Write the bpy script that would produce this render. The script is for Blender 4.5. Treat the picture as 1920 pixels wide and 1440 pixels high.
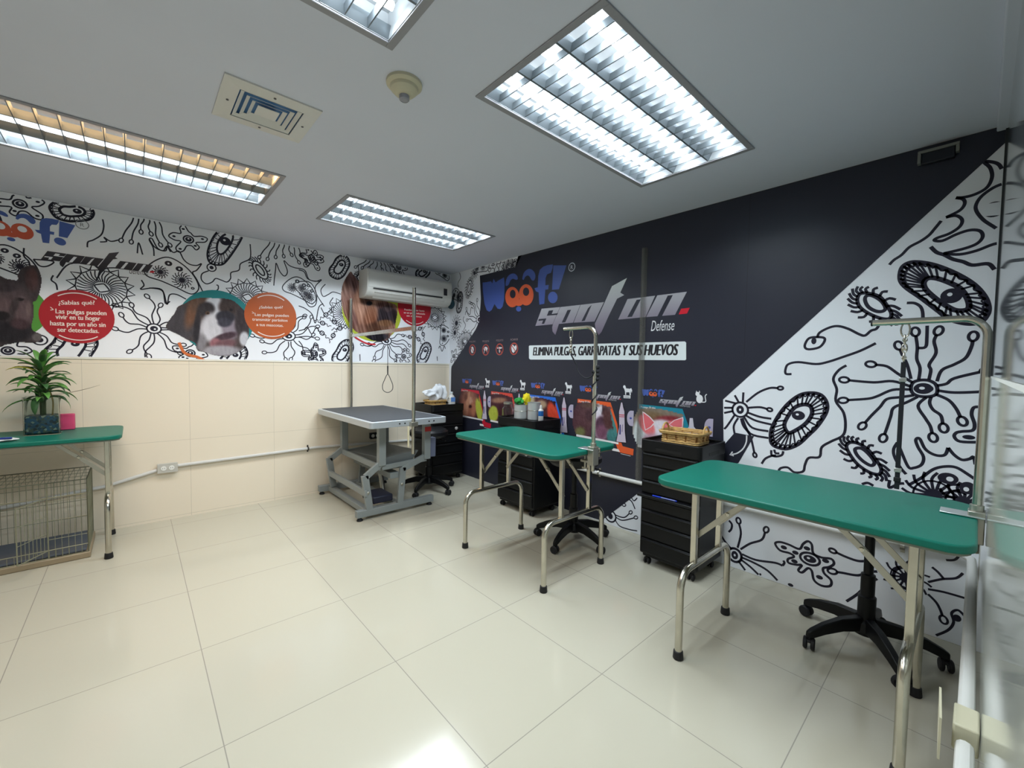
import bpy, bmesh, math, random
from mathutils import Vector, Matrix
from mathutils.geometry import tessellate_polygon
from math import sin, cos, pi, radians
C = bpy.context.scene.collection
for o in list(bpy.data.objects): bpy.data.objects.remove(o)
S = bpy.context.scene

# ---------------- camera, world, lights, exposure ----------------
FPX = 788.584
YAW, PITCH, ROLL = radians(137.986), radians(-2.483), radians(0.889)
CAM = Vector((4.215, -2.790, 1.249))
fw = Vector((cos(YAW)*cos(PITCH), sin(YAW)*cos(PITCH), sin(PITCH)))
r0 = Vector((sin(YAW), -cos(YAW), 0)); u0 = r0.cross(fw)
rt = cos(ROLL)*r0 + sin(ROLL)*u0; up = -sin(ROLL)*r0 + cos(ROLL)*u0
cd = bpy.data.cameras.new('camera'); cam = bpy.data.objects.new('camera', cd); C.objects.link(cam)
cd.sensor_fit = 'HORIZONTAL'; cd.sensor_width = 36; cd.lens = 36*FPX/1920; cd.clip_start = 0.005
cam.matrix_world = Matrix(((rt.x, up.x, -fw.x, CAM.x), (rt.y, up.y, -fw.y, CAM.y), (rt.z, up.z, -fw.z, CAM.z), (0, 0, 0, 1)))
S.camera = cam
S.view_settings.view_transform = 'Standard'; S.view_settings.look = 'None'
S.view_settings.gamma = 1; S.view_settings.use_curve_mapping = False
S.view_settings.exposure = 0.22
W = bpy.data.worlds.new('world'); S.world = W; W.use_nodes = True
W.node_tree.nodes['Background'].inputs[0].default_value = (0.8, 0.9, 1, 1)
W.node_tree.nodes['Background'].inputs[1].default_value = 0.3
H = 2.31
XR = 4.25          # right wall plane
YF = -4.7          # wall behind the camera
TUBE_W = 11.0       # watts of one fluorescent tube
COOL = (0.84, 0.94, 1.0); WARM = (1.0, 0.60, 0.26)
# troffer positions: x0, y0 (low corner), size .585 x 1.185 ; colour of each row
LIGHTS = [(2.852, -1.756, (1, 1, 1)), (2.855, -3.320, (1, 1, 1)), (0.915, -1.760, (1, 1, 1)), (0.925, -3.322, (1, 0, 2))]
LW, LL = 0.585, 1.186
def tube_lamp(x, y, kind, gain=1):
    l = bpy.data.lights.new('tube_light', 'AREA'); l.shape = 'RECTANGLE'; l.size = 0.026; l.size_y = 1.1
    l.energy = TUBE_W*gain*(1 if kind == 1 else 0.8); l.color = COOL if kind == 1 else WARM
    o = bpy.data.objects.new('tube_light', l); C.objects.link(o); o.location = (x, y, H+(0.048 if gain > 1.2 else 0.027))
for (lx, ly, rows) in LIGHTS:
    for i, k in enumerate(rows):
        if k: tube_lamp(lx+LW*(i+0.5)/3, ly+LL/2, k, 1.35 if lx < 2 and ly < -3 else 1.1 if lx < 2 else 0.95)

# ---------------- helpers ----------------
def lin(c):
    if isinstance(c, str):
        c = c.lstrip('#'); c = [int(c[i:i+2], 16) for i in (0, 2, 4)]
    if max(c) > 1.001: c = [v/255 for v in c]
    return tuple((v/12.92 if v <= 0.04045 else ((v+0.055)/1.055)**2.4) for v in c)
MATS = {}
def mat(name, col, rough=0.5, metal=0.0, spec=0.5, bump=0, bscale=50, var=0, vscale=6, trans=0, ior=1.45, emit=None, estr=0, coat=0, alpha=1):
    if name in MATS: return MATS[name]
    m = bpy.data.materials.new(name); m.use_nodes = True; nt = m.node_tree; b = nt.nodes['Principled BSDF']
    c = lin(col); b.inputs['Base Color'].default_value = (*c, 1)
    b.inputs['Roughness'].default_value = rough; b.inputs['Metallic'].default_value = metal
    b.inputs['Specular IOR Level'].default_value = spec; b.inputs['IOR'].default_value = ior
    b.inputs['Transmission Weight'].default_value = trans; b.inputs['Coat Weight'].default_value = coat
    b.inputs['Alpha'].default_value = alpha
    if emit: b.inputs['Emission Color'].default_value = (*emit, 1); b.inputs['Emission Strength'].default_value = estr
    if var or bump:
        tc = nt.nodes.new('ShaderNodeTexCoord')
    if var:
        n = nt.nodes.new('ShaderNodeTexNoise'); n.inputs['Scale'].default_value = vscale; n.inputs['Detail'].default_value = 4
        nt.links.new(tc.outputs['Object'], n.inputs['Vector'])
        mr = nt.nodes.new('ShaderNodeMapRange'); mr.inputs['From Min'].default_value = 0.3; mr.inputs['From Max'].default_value = 0.7
        mr.inputs['To Min'].default_value = 1-var; mr.inputs['To Max'].default_value = 1+var
        nt.links.new(n.outputs['Fac'], mr.inputs['Value'])
        mx = nt.nodes.new('ShaderNodeVectorMath'); mx.operation = 'SCALE'; mx.inputs[0].default_value = c
        nt.links.new(mr.outputs[0], mx.inputs['Scale']); nt.links.new(mx.outputs[0], b.inputs['Base Color'])
    if bump:
        n = nt.nodes.new('ShaderNodeTexNoise'); n.inputs['Scale'].default_value = bscale
        nt.links.new(tc.outputs['Object'], n.inputs['Vector'])
        bp = nt.nodes.new('ShaderNodeBump'); bp.inputs['Strength'].default_value = bump; bp.inputs['Distance'].default_value = 0.003
        nt.links.new(n.outputs['Fac'], bp.inputs['Height']); nt.links.new(bp.outputs[0], b.inputs['Normal'])
    MATS[name] = m
    return m

class MB:
    def __init__(s): s.v = []; s.f = []; s.col = {}
    def add(s, vs, fs):
        n = len(s.v); s.v += [tuple(v) for v in vs]; s.f += [tuple(i+n for i in f) for f in fs]; return s
    def box(s, x0, x1, y0, y1, z0, z1, M=None):
        vs = [Vector((x, y, z)) for z in (z0, z1) for y in (y0, y1) for x in (x0, x1)]
        if M: vs = [M @ v for v in vs]
        return s.add(vs, [(0, 2, 3, 1), (4, 5, 7, 6), (0, 1, 5, 4), (2, 6, 7, 3), (0, 4, 6, 2), (1, 3, 7, 5)])
    def bar(s, a, b, w, h, upv=(0, 0, 1)):
        a = Vector(a); b = Vector(b); d = (b-a).normalized(); u = Vector(upv)
        if abs(d.dot(u)) > 0.97: u = Vector((0, 1, 0))
        sd = d.cross(u).normalized(); u = sd.cross(d)
        vs = [p+sd*(i*w/2)+u*(j*h/2) for p in (a, b) for j in (-1, 1) for i in (-1, 1)]
        return s.add(vs, [(0, 2, 3, 1), (4, 5, 7, 6), (0, 1, 5, 4), (2, 6, 7, 3), (0, 4, 6, 2), (1, 3, 7, 5)])
    def tube(s, pts, r, n=10, closed=False, cap=True):
        pts = [Vector(p) for p in pts]; N = len(pts); rr = r if isinstance(r, (list, tuple)) else [r]*N
        prev = None; rings = []
        for i, p in enumerate(pts):
            if closed: t = (pts[(i+1) % N]-pts[i-1]).normalized()
            else: t = (pts[min(i+1, N-1)]-pts[max(i-1, 0)]).normalized()
            if prev is None:
                a = Vector((0, 0, 1)) if abs(t.z) < 0.9 else Vector((1, 0, 0)); nrm = t.cross(a).normalized()
            else: nrm = (prev-t*prev.dot(t)).normalized()
            prev = nrm; bn = t.cross(nrm)
            rings.append([p+(nrm*cos(2*pi*k/n)+bn*sin(2*pi*k/n))*rr[i] for k in range(n)])
        base = len(s.v); s.v += [tuple(v) for r_ in rings for v in r_]
        for i in range(N if closed else N-1):
            j = (i+1) % N
            for k in range(n): s.f.append((base+i*n+k, base+i*n+(k+1) % n, base+j*n+(k+1) % n, base+j*n+k))
        if cap and not closed:
            s.f.append(tuple(base+k for k in range(n))[::-1]); s.f.append(tuple(base+(N-1)*n+k for k in range(n)))
        return s
    def lathe(s, prof, c=(0, 0, 0), n=24, M=None):
        base = len(s.v); 
        for (r, z) in prof:
            for k in range(n):
                v = Vector((r*cos(2*pi*k/n), r*sin(2*pi*k/n), z))
                if M: v = M @ v
                s.v.append(tuple(v+Vector(c)))
        for i in range(len(prof)-1):
            for k in range(n): s.f.append((base+i*n+k, base+i*n+(k+1) % n, base+(i+1)*n+(k+1) % n, base+(i+1)*n+k))
        s.f.append(tuple(base+k for k in range(n))[::-1]); s.f.append(tuple(base+(len(prof)-1)*n+k for k in range(n)))
        return s
    def prism(s, poly, z0, z1, M=None):
        n = len(poly); vs = [Vector((x, y, z)) for z in (z0, z1) for (x, y) in poly]
        if M: vs = [M @ v for v in vs]
        return s.add(vs, [tuple(range(n))[::-1], tuple(range(n, 2*n))]+[(i, (i+1) % n, n+(i+1) % n, n+i) for i in range(n)])
def rrect(w, h, r, n=6):
    out = []
    for (cx, cy, a0) in ((w/2-r, h/2-r, 0), (-w/2+r, h/2-r, 90), (-w/2+r, -h/2+r, 180), (w/2-r, -h/2+r, 270)):
        for k in range(n+1): a = radians(a0+90*k/n); out.append((cx+r*cos(a), cy+r*sin(a)))
    return out
def obj(name, mb, m, parent=None, loc=None, bevel=0, smooth=30, seg=2):
    me = bpy.data.meshes.new(name); me.from_pydata(mb.v, [], mb.f); me.update()
    bm = bmesh.new(); bm.from_mesh(me); bmesh.ops.recalc_face_normals(bm, faces=bm.faces); bm.to_mesh(me); bm.free()
    me.materials.append(m)
    if smooth:
        me.shade_smooth(); me.set_sharp_from_angle(angle=radians(smooth))
    o = bpy.data.objects.new(name, me); C.objects.link(o)
    if loc: o.location = loc
    if parent: o.parent = parent
    if bevel:
        b = o.modifiers.new('bevel', 'BEVEL'); b.width = bevel; b.segments = seg; b.limit_method = 'ANGLE'; b.angle_limit = radians(40)
    return o
def tag(o, label, cat, group=None):
    o['label'] = label; o['category'] = cat
    if group: o['group'] = group
    return o
def thing(name, label, cat, loc=(0, 0, 0), rotz=0, group=None):
    o = bpy.data.objects.new(name, None); C.objects.link(o); o.empty_display_size = 0.05
    o.location = loc; o.rotation_euler = (0, 0, rotz); return tag(o, label, cat, group)
def struct(name, mb, m, **k):
    o = obj(name, mb, m, **k); o['kind'] = 'structure'; return o
def dup(root, loc, label, group=None):
    r = root.copy(); C.objects.link(r); r.location = loc; r['label'] = label
    if group: r['group'] = group
    for ch in root.children:
        c = ch.copy(); C.objects.link(c); c.parent = r
        for g in ch.children:
            d = g.copy(); C.objects.link(d); d.parent = c
    return r
def catmull(pts, sub=5, closed=False):
    n = len(pts); out = []
    if n < 3: return list(pts)
    rng = range(n if closed else n-1)
    for i in rng:
        g = lambda k: pts[k % n] if closed else pts[min(max(k, 0), n-1)]
        p0, p1, p2, p3 = g(i-1), g(i), g(i+1), g(i+2)
        for k in range(sub):
            t = k/sub
            out.append(tuple(0.5*((2*p1[d])+(-p0[d]+p2[d])*t+(2*p0[d]-5*p1[d]+4*p2[d]-p3[d])*t*t+(-p0[d]+3*p1[d]-3*p2[d]+p3[d])*t**3) for d in range(len(p1))))
    if not closed: out.append(tuple(pts[-1]))
    return out

# ---------------- materials ----------------
CHROME = mat('brushed_steel', (200, 196, 184), 0.22, 1.0, var=0.06, vscale=20)
STEEL = mat('steel_flat', (178, 175, 165), 0.35, 0.9)
RUBBER = mat('black_rubber', (22, 22, 26), 0.6)
GREEN = mat('green_laminate', (5, 104, 88), 0.42, spec=0.35, bump=0.05, bscale=400)
RIM = mat('table_rim', (120, 122, 110), 0.5)
BLACKP = mat('black_plastic', (11, 12, 15), 0.42, spec=0.35, bump=0.04, bscale=200)
GREY = mat('grey_enamel', (136, 142, 142), 0.4)
ALU = mat('aluminium_trim', (188, 194, 200), 0.35, 0.35)
MAT_R = mat('rubber_mat', (62, 66, 72), 0.6, bump=0.2, bscale=300)
WHITEP = mat('white_plastic', (208, 207, 203), 0.4)
CREAM = mat('cream_plastic', (196, 190, 165), 0.45)

def tile_mat(name, col, jcol, sx, sy, ox, oy, axes, rough, jw=0.0012, var=0.03, running=False, spec=0.5, coat=0):
    m = bpy.data.materials.new(name); m.use_nodes = True; nt = m.node_tree; b = nt.nodes['Principled BSDF']; N = nt.nodes; L = nt.links
    tc = N.new('ShaderNodeTexCoord'); sp = N.new('ShaderNodeSeparateXYZ'); L.new(tc.outputs['Object'], sp.inputs[0])
    def M(op, a, b_=None):
        n = N.new('ShaderNodeMath'); n.operation = op
        for i, v in enumerate((a, b_)):
            if v is None: continue
            if isinstance(v, (int, float)): n.inputs[i].default_value = v
            else: L.new(v, n.inputs[i])
        return n.outputs[0]
    A = M('DIVIDE', M('SUBTRACT', sp.outputs[axes[0]], ox), sx); B = M('DIVIDE', M('SUBTRACT', sp.outputs[axes[1]], oy), sy)
    if running: A = M('ADD', A, M('MULTIPLY', M('FLOORED_MODULO', M('FLOOR', B), 2.0), 0.5))
    da = M('MULTIPLY', M('ABSOLUTE', M('SUBTRACT', M('FRACT', M('ADD', A, 0.5)), 0.5)), sx)
    db = M('MULTIPLY', M('ABSOLUTE', M('SUBTRACT', M('FRACT', M('ADD', B, 0.5)), 0.5)), sy)
    j = M('LESS_THAN', M('MINIMUM', da, db), jw)
    cx = N.new('ShaderNodeCombineXYZ'); L.new(M('FLOOR', A), cx.inputs[0]); L.new(M('FLOOR', B), cx.inputs[1])
    wn = N.new('ShaderNodeTexWhiteNoise'); L.new(cx.outputs[0], wn.inputs['Vector'])
    nz = N.new('ShaderNodeTexNoise'); nz.inputs['Scale'].default_value = 1.3; L.new(tc.outputs['Object'], nz.inputs['Vector'])
    f = M('ADD', M('MULTIPLY', wn.outputs['Value'], var), M('MULTIPLY', nz.outputs['Fac'], var*2))
    f = M('SUBTRACT', 1+var, f)
    sc = N.new('ShaderNodeVectorMath'); sc.operation = 'SCALE'; sc.inputs[0].default_value = lin(col); L.new(f, sc.inputs['Scale'])
    mx = N.new('ShaderNodeMix'); mx.data_type = 'RGBA'; L.new(j, mx.inputs[0]); L.new(sc.outputs[0], mx.inputs[6]); mx.inputs[7].default_value = (*lin(jcol), 1)
    L.new(mx.outputs[2], b.inputs['Base Color']); b.inputs['Roughness'].default_value = rough; b.inputs['Specular IOR Level'].default_value = spec
    b.inputs['Coat Weight'].default_value = coat
    return m
SX = 0.613; SY = 0.6; GX = 0.786; GY = -3.192
FLOOR = tile_mat('floor_tile', (190, 185, 168), (150, 145, 135), SX, SY, GX, GY, ('X', 'Y'), 0.13, jw=0.0016, var=0.02)
WTILE = tile_mat('wall_tile', (232, 220, 200), (198, 188, 170), 0.6, 0.6, -1.86, 0.02, ('Y', 'Z'), 0.25, var=0.02, jw=0.0012)
RTILE = tile_mat('gloss_wall_tile', (196, 200, 192), (170, 174, 168), 0.6, 0.4, 0, 0.03, ('Y', 'Z'), 0.07, var=0.02)
CEIL = mat('ceiling_paint', (208, 212, 226), 0.75, var=0.015, vscale=2)
PAINT = mat('wall_paint', (214, 212, 204), 0.6)

# ---------------- room ----------------
struct('floor', MB().box(-0.1, XR+0.1, YF-0.1, 0.1, -0.1, 0), FLOOR, smooth=0)
TILEH = 1.25
struct('wall_left', MB().box(-0.1, -0.008, YF, 0, 0, H+0.02), PAINT, smooth=0)
struct('trim_1', MB().box(-0.008, 0.0, YF, 0.0, 0, TILEH), WTILE, smooth=0)
struct('trim_2', MB().box(-0.008, 0.006, YF, 0.0, TILEH, TILEH+0.012), mat('tile_edge', (236, 232, 220), 0.4), smooth=0)
struct('wall_back', MB().box(-0.1, XR+0.1, 0.0, 0.1, 0, H+0.02), PAINT, smooth=0)
struct('wall_front', MB().box(-0.1, XR+0.1, YF-0.1, YF, 0, H+0.02), PAINT, smooth=0)
LEDGE = 1.236
struct('wall_right', MB().box(XR, XR+0.1, YF, 0, 0, LEDGE), RTILE, smooth=0)
struct('trim_3', MB().box(XR-0.0015, XR+0.1, YF, 0, LEDGE-0.008, LEDGE), mat('ledge_white', (225, 226, 218), 0.3), smooth=0)
GL = mat('dark_glass', (104, 110, 112), 0.05, spec=0.8, ior=1.6)
struct('window_1', MB().box(XR+0.001, XR+0.1, YF, -0.02, LEDGE, H), GL, smooth=0)
struct('trim_4', MB().box(XR-0.004, XR+0.1, -0.02, 0, LEDGE, H), mat('frame_dark', (40, 42, 46), 0.4), smooth=0)
struct('trim_5', MB().box(XR-0.03, XR+0.1, YF, -0.001, H-0.022, H-0.0005), CEIL, bevel=0.005)
# ceiling with openings for the troffers and the air diffuser
VX0, VX1, VY0, VY1 = 2.005, 2.285, -2.49, -2.21
holes = [(x+0.012, x+LW-0.012, y+0.012, y+LL-0.012) for (x, y, r) in LIGHTS]+[(VX0, VX1, VY0, VY1)]
xs = sorted({-0.1, XR+0.1} | {h[0] for h in holes} | {h[1] for h in holes}); ys = sorted({YF-0.1, 0.1} | {h[2] for h in holes} | {h[3] for h in holes})
cm = MB(); idx = {}
def cv(x, y, z):
    k = (x, y, z)
    if k not in idx: idx[k] = len(cm.v); cm.v.append(k)
    return idx[k]
for i in range(len(xs)-1):
    for j in range(len(ys)-1):
        mx_, my_ = (xs[i]+xs[i+1])/2, (ys[j]+ys[j+1])/2
        if any(h[0] < mx_ < h[1] and h[2] < my_ < h[3] for h in holes): continue
        cm.f.append((cv(xs[i], ys[j], H), cv(xs[i], ys[j+1], H), cv(xs[i+1], ys[j+1], H), cv(xs[i+1], ys[j], H)))
struct('ceiling', cm, CEIL, smooth=0)

# ---------------- ceiling lights ----------------
LOUV = mat('louvre_aluminium', (126, 134, 140), 0.3, 0.6)
HOUS = mat('troffer_white', (165, 170, 174), 0.4)
TUBE_M = {1: mat('tube_cool', (255, 255, 255), 0.4, emit=(0.9, 0.97, 1.0), estr=11), 2: mat('tube_warm', (255, 240, 210), 0.4, emit=(1.0, 0.50, 0.20), estr=16), 0: mat('tube_off', (190, 188, 180), 0.35)}
def troffer(label, loc, rows, tz=0.044):
    t = thing('ceiling_light', label, 'ceiling light', loc)
    f = MB(); a = 0.013
    for (x0, x1, y0, y1) in ((-a, LW+a, -a, a), (-a, LW+a, LL-a, LL+a), (-a, a, a, LL-a), (LW-a, LW+a, a, LL-a)): f.box(x0, x1, y0, y1, -0.006, 0.0)
    obj('frame', f, mat('frame_grey', (150, 150, 156), 0.45), t, bevel=0.002)
    h = MB(); d = 0.085; e = 0.012
    h.box(e, LW-e, e, LL-e, d, d+0.004); h.box(e, e+0.003, e, LL-e, 0, d); h.box(LW-e-0.003, LW-e, e, LL-e, 0, d); h.box(e, LW-e, e, e+0.003, 0, d); h.box(e, LW-e, LL-e-0.003, LL-e, 0, d)
    obj('housing', h, HOUS, t, smooth=0)
    lv = MB(); cw = (LW-2*e)/3; nb = 15
    for i in range(4):   # tapered lengthwise reflectors
        x = e+cw*i; wt = 0.022; xa = max(x-wt, e+0.003); xb = min(x+wt, LW-e-0.003)
        vs = [(max(x-0.004, e+0.003), y, 0.002) for y in (e, LL-e)]+[(min(x+0.004, LW-e-0.003), y, 0.002) for y in (e, LL-e)]+[(xa, y, 0.036) for y in (e, LL-e)]+[(xb, y, 0.036) for y in (e, LL-e)]
        lv.add(vs, [(0, 1, 3, 2), (0, 4, 5, 1), (2, 3, 7, 6)])
    for i in range(3):   # cross blades
        x0 = e+cw*i; x1 = x0+cw
        for k in range(1, nb+1):
            y = e+(LL-2*e)*k/(nb+1)
            lv.add([(x0, y-0.002, 0.002), (x1, y-0.002, 0.002), (x1, y+0.002, 0.002), (x0, y+0.002, 0.002), (x0, y-0.006, 0.025), (x1, y-0.006, 0.025), (x1, y+0.006, 0.025), (x0, y+0.006, 0.025)],
                   [(0, 3, 2, 1), (0, 1, 5, 4), (2, 3, 7, 6)])
    obj('louvre', lv, LOUV, t, smooth=0)
    for i, k in enumerate(rows):
        x = LW*(i+0.5)/3
        tb = obj('tube', MB().tube([(x, 0.04, tz), (x, LL-0.04, tz)], 0.013, 12), TUBE_M[k], t)
    return t
GRP = 'recessed louvred ceiling lights'
tB = troffer('largest bright three-tube louvred ceiling light above the right green tables', (LIGHTS[0][0], LIGHTS[0][1], H), (1, 1, 1)); tB['group'] = GRP
dup(tB, (LIGHTS[1][0], LIGHTS[1][1], H), 'bright louvred ceiling light cut off by the top edge of the photo', GRP)
dup(tB, (LIGHTS[2][0], LIGHTS[2][1], H), 'louvred ceiling light nearest the air conditioner, between diffuser and corner', GRP)
tD = troffer('louvred ceiling light with one orange-glowing warm tube row, far left', (LIGHTS[3][0], LIGHTS[3][1], H), (1, 0, 2), 0.066); tD['group'] = GRP

# ---------------- air diffuser, detector, bracket ----------------
t = thing('air_diffuser', 'square white ceiling air diffuser with nested slats and four screws', 'air vent', ((VX0+VX1)/2, (VY0+VY1)/2, H))
fr = MB(); o_, i_ = 0.172, 0.115
for a in range(4):
    M4 = Matrix.Rotation(a*pi/2, 4, 'Z')
    fr.add([M4 @ Vector(v) for v in [(-o_, -o_, 0), (o_, -o_, 0), (i_, -i_, -0.006), (-i_, -i_, -0.006), (-o_, -o_, -0.006), (o_, -o_, -0.006), (i_, -i_, -0.011), (-i_, -i_, -0.011)]], [(4, 5, 6, 7), (0, 4, 5, 1), (3, 2, 6, 7)])
obj('frame', fr, WHITEP, t)
sl = MB()
for (ro, ri) in ((0.110, 0.096), (0.087, 0.073), (0.064, 0.050)):
    for a in range(4):
        M4 = Matrix.Rotation(a*pi/2, 4, 'Z')
        sl.add([M4 @ Vector(v) for v in [(-ro, -ro, -0.008), (ro, -ro, -0.008), (ri, -ri, -0.001), (-ri, -ri, -0.001), (-ro, -ro, -0.0095), (ro, -ro, -0.0095), (ri, -ri, -0.0025), (-ri, -ri, -0.0025)]], [(0, 1, 2, 3), (4, 5, 6, 7), (0, 1, 5, 4)])
sl.box(-0.040, 0.040, -0.040, 0.040, -0.009, -0.007)
obj('slats', sl, WHITEP, t, smooth=0)
obj('duct_box', MB().box(-0.136, 0.136, -0.136, 0.136, 0.018, 0.022).box(-0.138, -0.136, -0.136, 0.136, 0.002, 0.06).box(0.136, 0.138, -0.136, 0.136, 0.002, 0.06).box(-0.136, 0.136, -0.138, -0.136, 0.002, 0.06).box(-0.136, 0.136, 0.136, 0.138, 0.002, 0.06), mat('duct_blue', (96, 146, 200), 0.6), t, smooth=0)
for (x, y) in ((0.14, 0), (-0.14, 0), (0, 0.14), (0, -0.14)):
    obj('screw', MB().lathe([(0.005, -0.011), (0.005, -0.005)], (x, y, 0), 10), mat('screw_dark', (80, 80, 84), 0.4, 0.6), t)
t = thing('smoke_detector', 'round cream smoke detector on ceiling between vent and big light', 'smoke detector', (2.715, -2.010, H))
obj('base', MB().lathe([(0.066, 0), (0.066, -0.010), (0.060, -0.016), (0.054, -0.018)], n=32), CREAM, t)
obj('dome', MB().lathe([(0.053, -0.016), (0.050, -0.028), (0.036, -0.042), (0.022, -0.048)], n=32), CREAM, t)
obj('sensor_cap', MB().lathe([(0.019, -0.046), (0.019, -0.062), (0.014, -0.066), (0.0135, -0.064)], n=20), mat('sensor_grey', (150, 150, 158), 0.35), t)
t = thing('wall_bracket', 'pale rectangular bracket with dark front, high on black mural near ceiling', 'bracket', (4.045, 0, 2.22))
obj('plate', MB().box(-0.055, 0.055, -0.03, -0.003, 0.0, 0.05), mat('vinyl_black', (26, 28, 38), 0.4), t, bevel=0.003)
obj('rail', MB().box(-0.068, 0.068, -0.036, -0.003, 0.050, 0.062).box(-0.068, -0.056, -0.036, -0.003, 0.005, 0.05).box(0.056, 0.068, -0.036, -0.003, 0.02, 0.05), mat('bracket_grey', (120, 120, 116), 0.5), t, bevel=0.002)

# ---------------- split air conditioner ----------------
t = thing('air_conditioner', 'white split air conditioner on the wall above the grey grooming table', 'air conditioner', (0, -0.60, 1.905))
prof = [(0.002, 0.0), (0.135, 0.0), (0.175, 0.02), (0.205, 0.06), (0.213, 0.10), (0.213, 0.235), (0.205, 0.262), (0.18, 0.275), (0.002, 0.275)]
Mx = Matrix(((1, 0, 0, 0), (0, 0, -1, 0), (0, 1, 0, 0), (0, 0, 0, 1)))  # prism axis -> -y
obj('body', MB().prism(prof, -0.49, 0.49, Mx), WHITEP, t, bevel=0.008, seg=3)
obj('front_panel', MB().box(0.2125, 0.217, -0.478, 0.478, 0.095, 0.245), WHITEP, t, bevel=0.002)
obj('air_slot', MB().bar((0.2125, -0.43, 0.083), (0.2125, 0.36, 0.083), 0.012, 0.012), mat('slot_dark', (25, 26, 30), 0.5), t)
obj('flap', MB().add([(0.14, -0.41, -0.003), (0.14, 0.40, -0.003), (0.205, 0.40, 0.052), (0.205, -0.41, 0.052), (0.14, -0.41, 0.002), (0.14, 0.40, 0.002), (0.203, 0.40, 0.057), (0.203, -0.41, 0.057)], [(0, 1, 2, 3), (4, 5, 6, 7), (0, 1, 5, 4), (2, 3, 7, 6), (0, 3, 7, 4), (1, 2, 6, 5)]), WHITEP, t)
obj('display', MB().box(0.216, 0.2185, 0.375, 0.420, 0.11, 0.185), mat('display_dark', (38, 40, 50), 0.2), t)
t = thing('refrigerant_pipe', 'dark wrapped pipe running from air conditioner end into the corner', 'pipe', (0.0, -0.1, 2.0))
obj('insulated_pipe', MB().tube(catmull([(0.12, 0.0, -0.02), (0.12, 0.045, -0.02), (0.11, 0.065, -0.05), (0.07, 0.07, -0.08), (0.03, 0.075, -0.06)], 6), 0.024, 12), mat('pipe_wrap', (30, 70, 84), 0.5), t)
obj('cable', MB().tube(catmull([(0.14, 0.0, 0.03), (0.14, 0.05, 0.02), (0.10, 0.075, -0.04), (0.04, 0.078, -0.09)], 6), 0.007, 8), RUBBER, t)

# ---------------- wall pipes and outlets ----------------
t = thing('conduit', 'white conduit pipe running along the beige tiled wall', 'pipe', (0, -1.5, 0.44))
PT = [(0.016, -2.2, -0.19), (0.016, -1.45, -0.11), (0.016, -1.20, -0.045), (0.016, -1.10, -0.02), (0.016, 0.01, 0.003), (0.016, 1.38, -0.05)]
obj('pipe', MB().tube(PT[:3]+[(0.016, -1.168, -0.037)], 0.013, 12), WHITEP, t); obj('pipe', MB().tube([(0.016, -1.042, -0.018)]+PT[4:], 0.013, 12), WHITEP, t)
for y, z in ((-0.08, 0.0),):
    obj('clamp', MB().tube([(0.017, y-0.006, z), (0.017, y+0.006, z)], 0.017, 12).box(0, 0.005, y-0.006, y+0.006, z-0.032, z+0.032), mat('clamp_dark', (58, 54, 48), 0.5), t)
def outlet(label, loc, body, cat='outlet', rot=0, w=0.12, h=0.068, dark=False):
    t = thing('electrical_outlet', label, cat, loc, rot)
    obj('box', MB().box(0.001, 0.032, -w/2, w/2, -h/2, h/2), body, t, bevel=0.003)
    obj('cover_plate', MB().box(0.032, 0.035, -w/2-0.002, w/2+0.002, -h/2-0.002, h/2+0.002), body, t, bevel=0.001)
    for s in (-1, 1):
        sk = obj('socket', MB().lathe([(0.017, 0), (0.017, 0.004)], (0.035, s*0.024, 0), 20, Matrix.Rotation(pi/2, 4, 'Y')), mat('socket_white', (235, 235, 230), 0.3), t)
        for q in (-1, 1):
            obj('slot', MB().box(0.0388, 0.0396, s*0.024+q*0.006-0.0012, s*0.024+q*0.006+0.0012, -0.005, 0.005), RUBBER, sk)
    return t
outlet('white double outlet box on conduit left of the grey grooming table', (0, -2.605, 0.415), mat('box_grey', (190, 188, 180), 0.4))
outlet('black-plated double outlet on wall seen beneath the grey grooming table', (0, -0.93, 0.50), mat('plate_black', (32, 34, 36), 0.35), w=0.10, h=0.06)
t = thing('conduit', 'white conduit pipe along the mural wall, turning the corner beside the right table', 'pipe', (0, 0, 0.40))
c2 = [(4.228, -1.46, 0.035), (4.228, -4.5, 0.035)]; cpts = [(1.95, -0.018, -0.005), (3.8, -0.018, 0.0), (4.02, -0.018, 0.015), (4.14, -0.022, 0.03), (4.20, -0.04, 0.035), (4.226, -0.09, 0.035), (4.228, -0.2, 0.035), (4.228, -1.34, 0.035)]
obj('pipe', MB().tube(cpts, 0.015, 12), WHITEP, t); obj('pipe', MB().tube(c2, 0.015, 12), WHITEP, t)
for x in (2.2, 3.0, 4.0):
    obj('clamp', MB().tube([(x-0.008, -0.0185, 0.0), (x+0.008, -0.0185, 0.0)], 0.0185, 12).box(x-0.008, x+0.008, -0.006, -0.001, -0.035, 0.035), STEEL, t)
t = thing('electrical_outlet', 'broken cream outlet box on the right wall pipe behind table leg', 'outlet', (XR, -1.40, 0.44))
obj('box', MB().box(-0.042, -0.001, -0.045, 0.045, -0.03, 0.03), CREAM, t, bevel=0.004)
obj('cover_plate', MB().add([(-0.058, -0.075, -0.05), (-0.062, 0.03, -0.05), (-0.064, 0.045, 0.05), (-0.058, -0.075, 0.045), (-0.062, -0.075, -0.05), (-0.066, 0.03, -0.05), (-0.068, 0.045, 0.05), (-0.062, -0.075, 0.045)], [(0, 1, 2, 3), (4, 5, 6, 7), (0, 1, 5, 4), (1, 2, 6, 5), (2, 3, 7, 6), (3, 0, 4, 7)]), CREAM, t)
t = thing('cable_cover', 'narrow vertical clear plastic strip on the black mural behind the tables', 'cable cover', (2.545, 0, 0.40))
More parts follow.
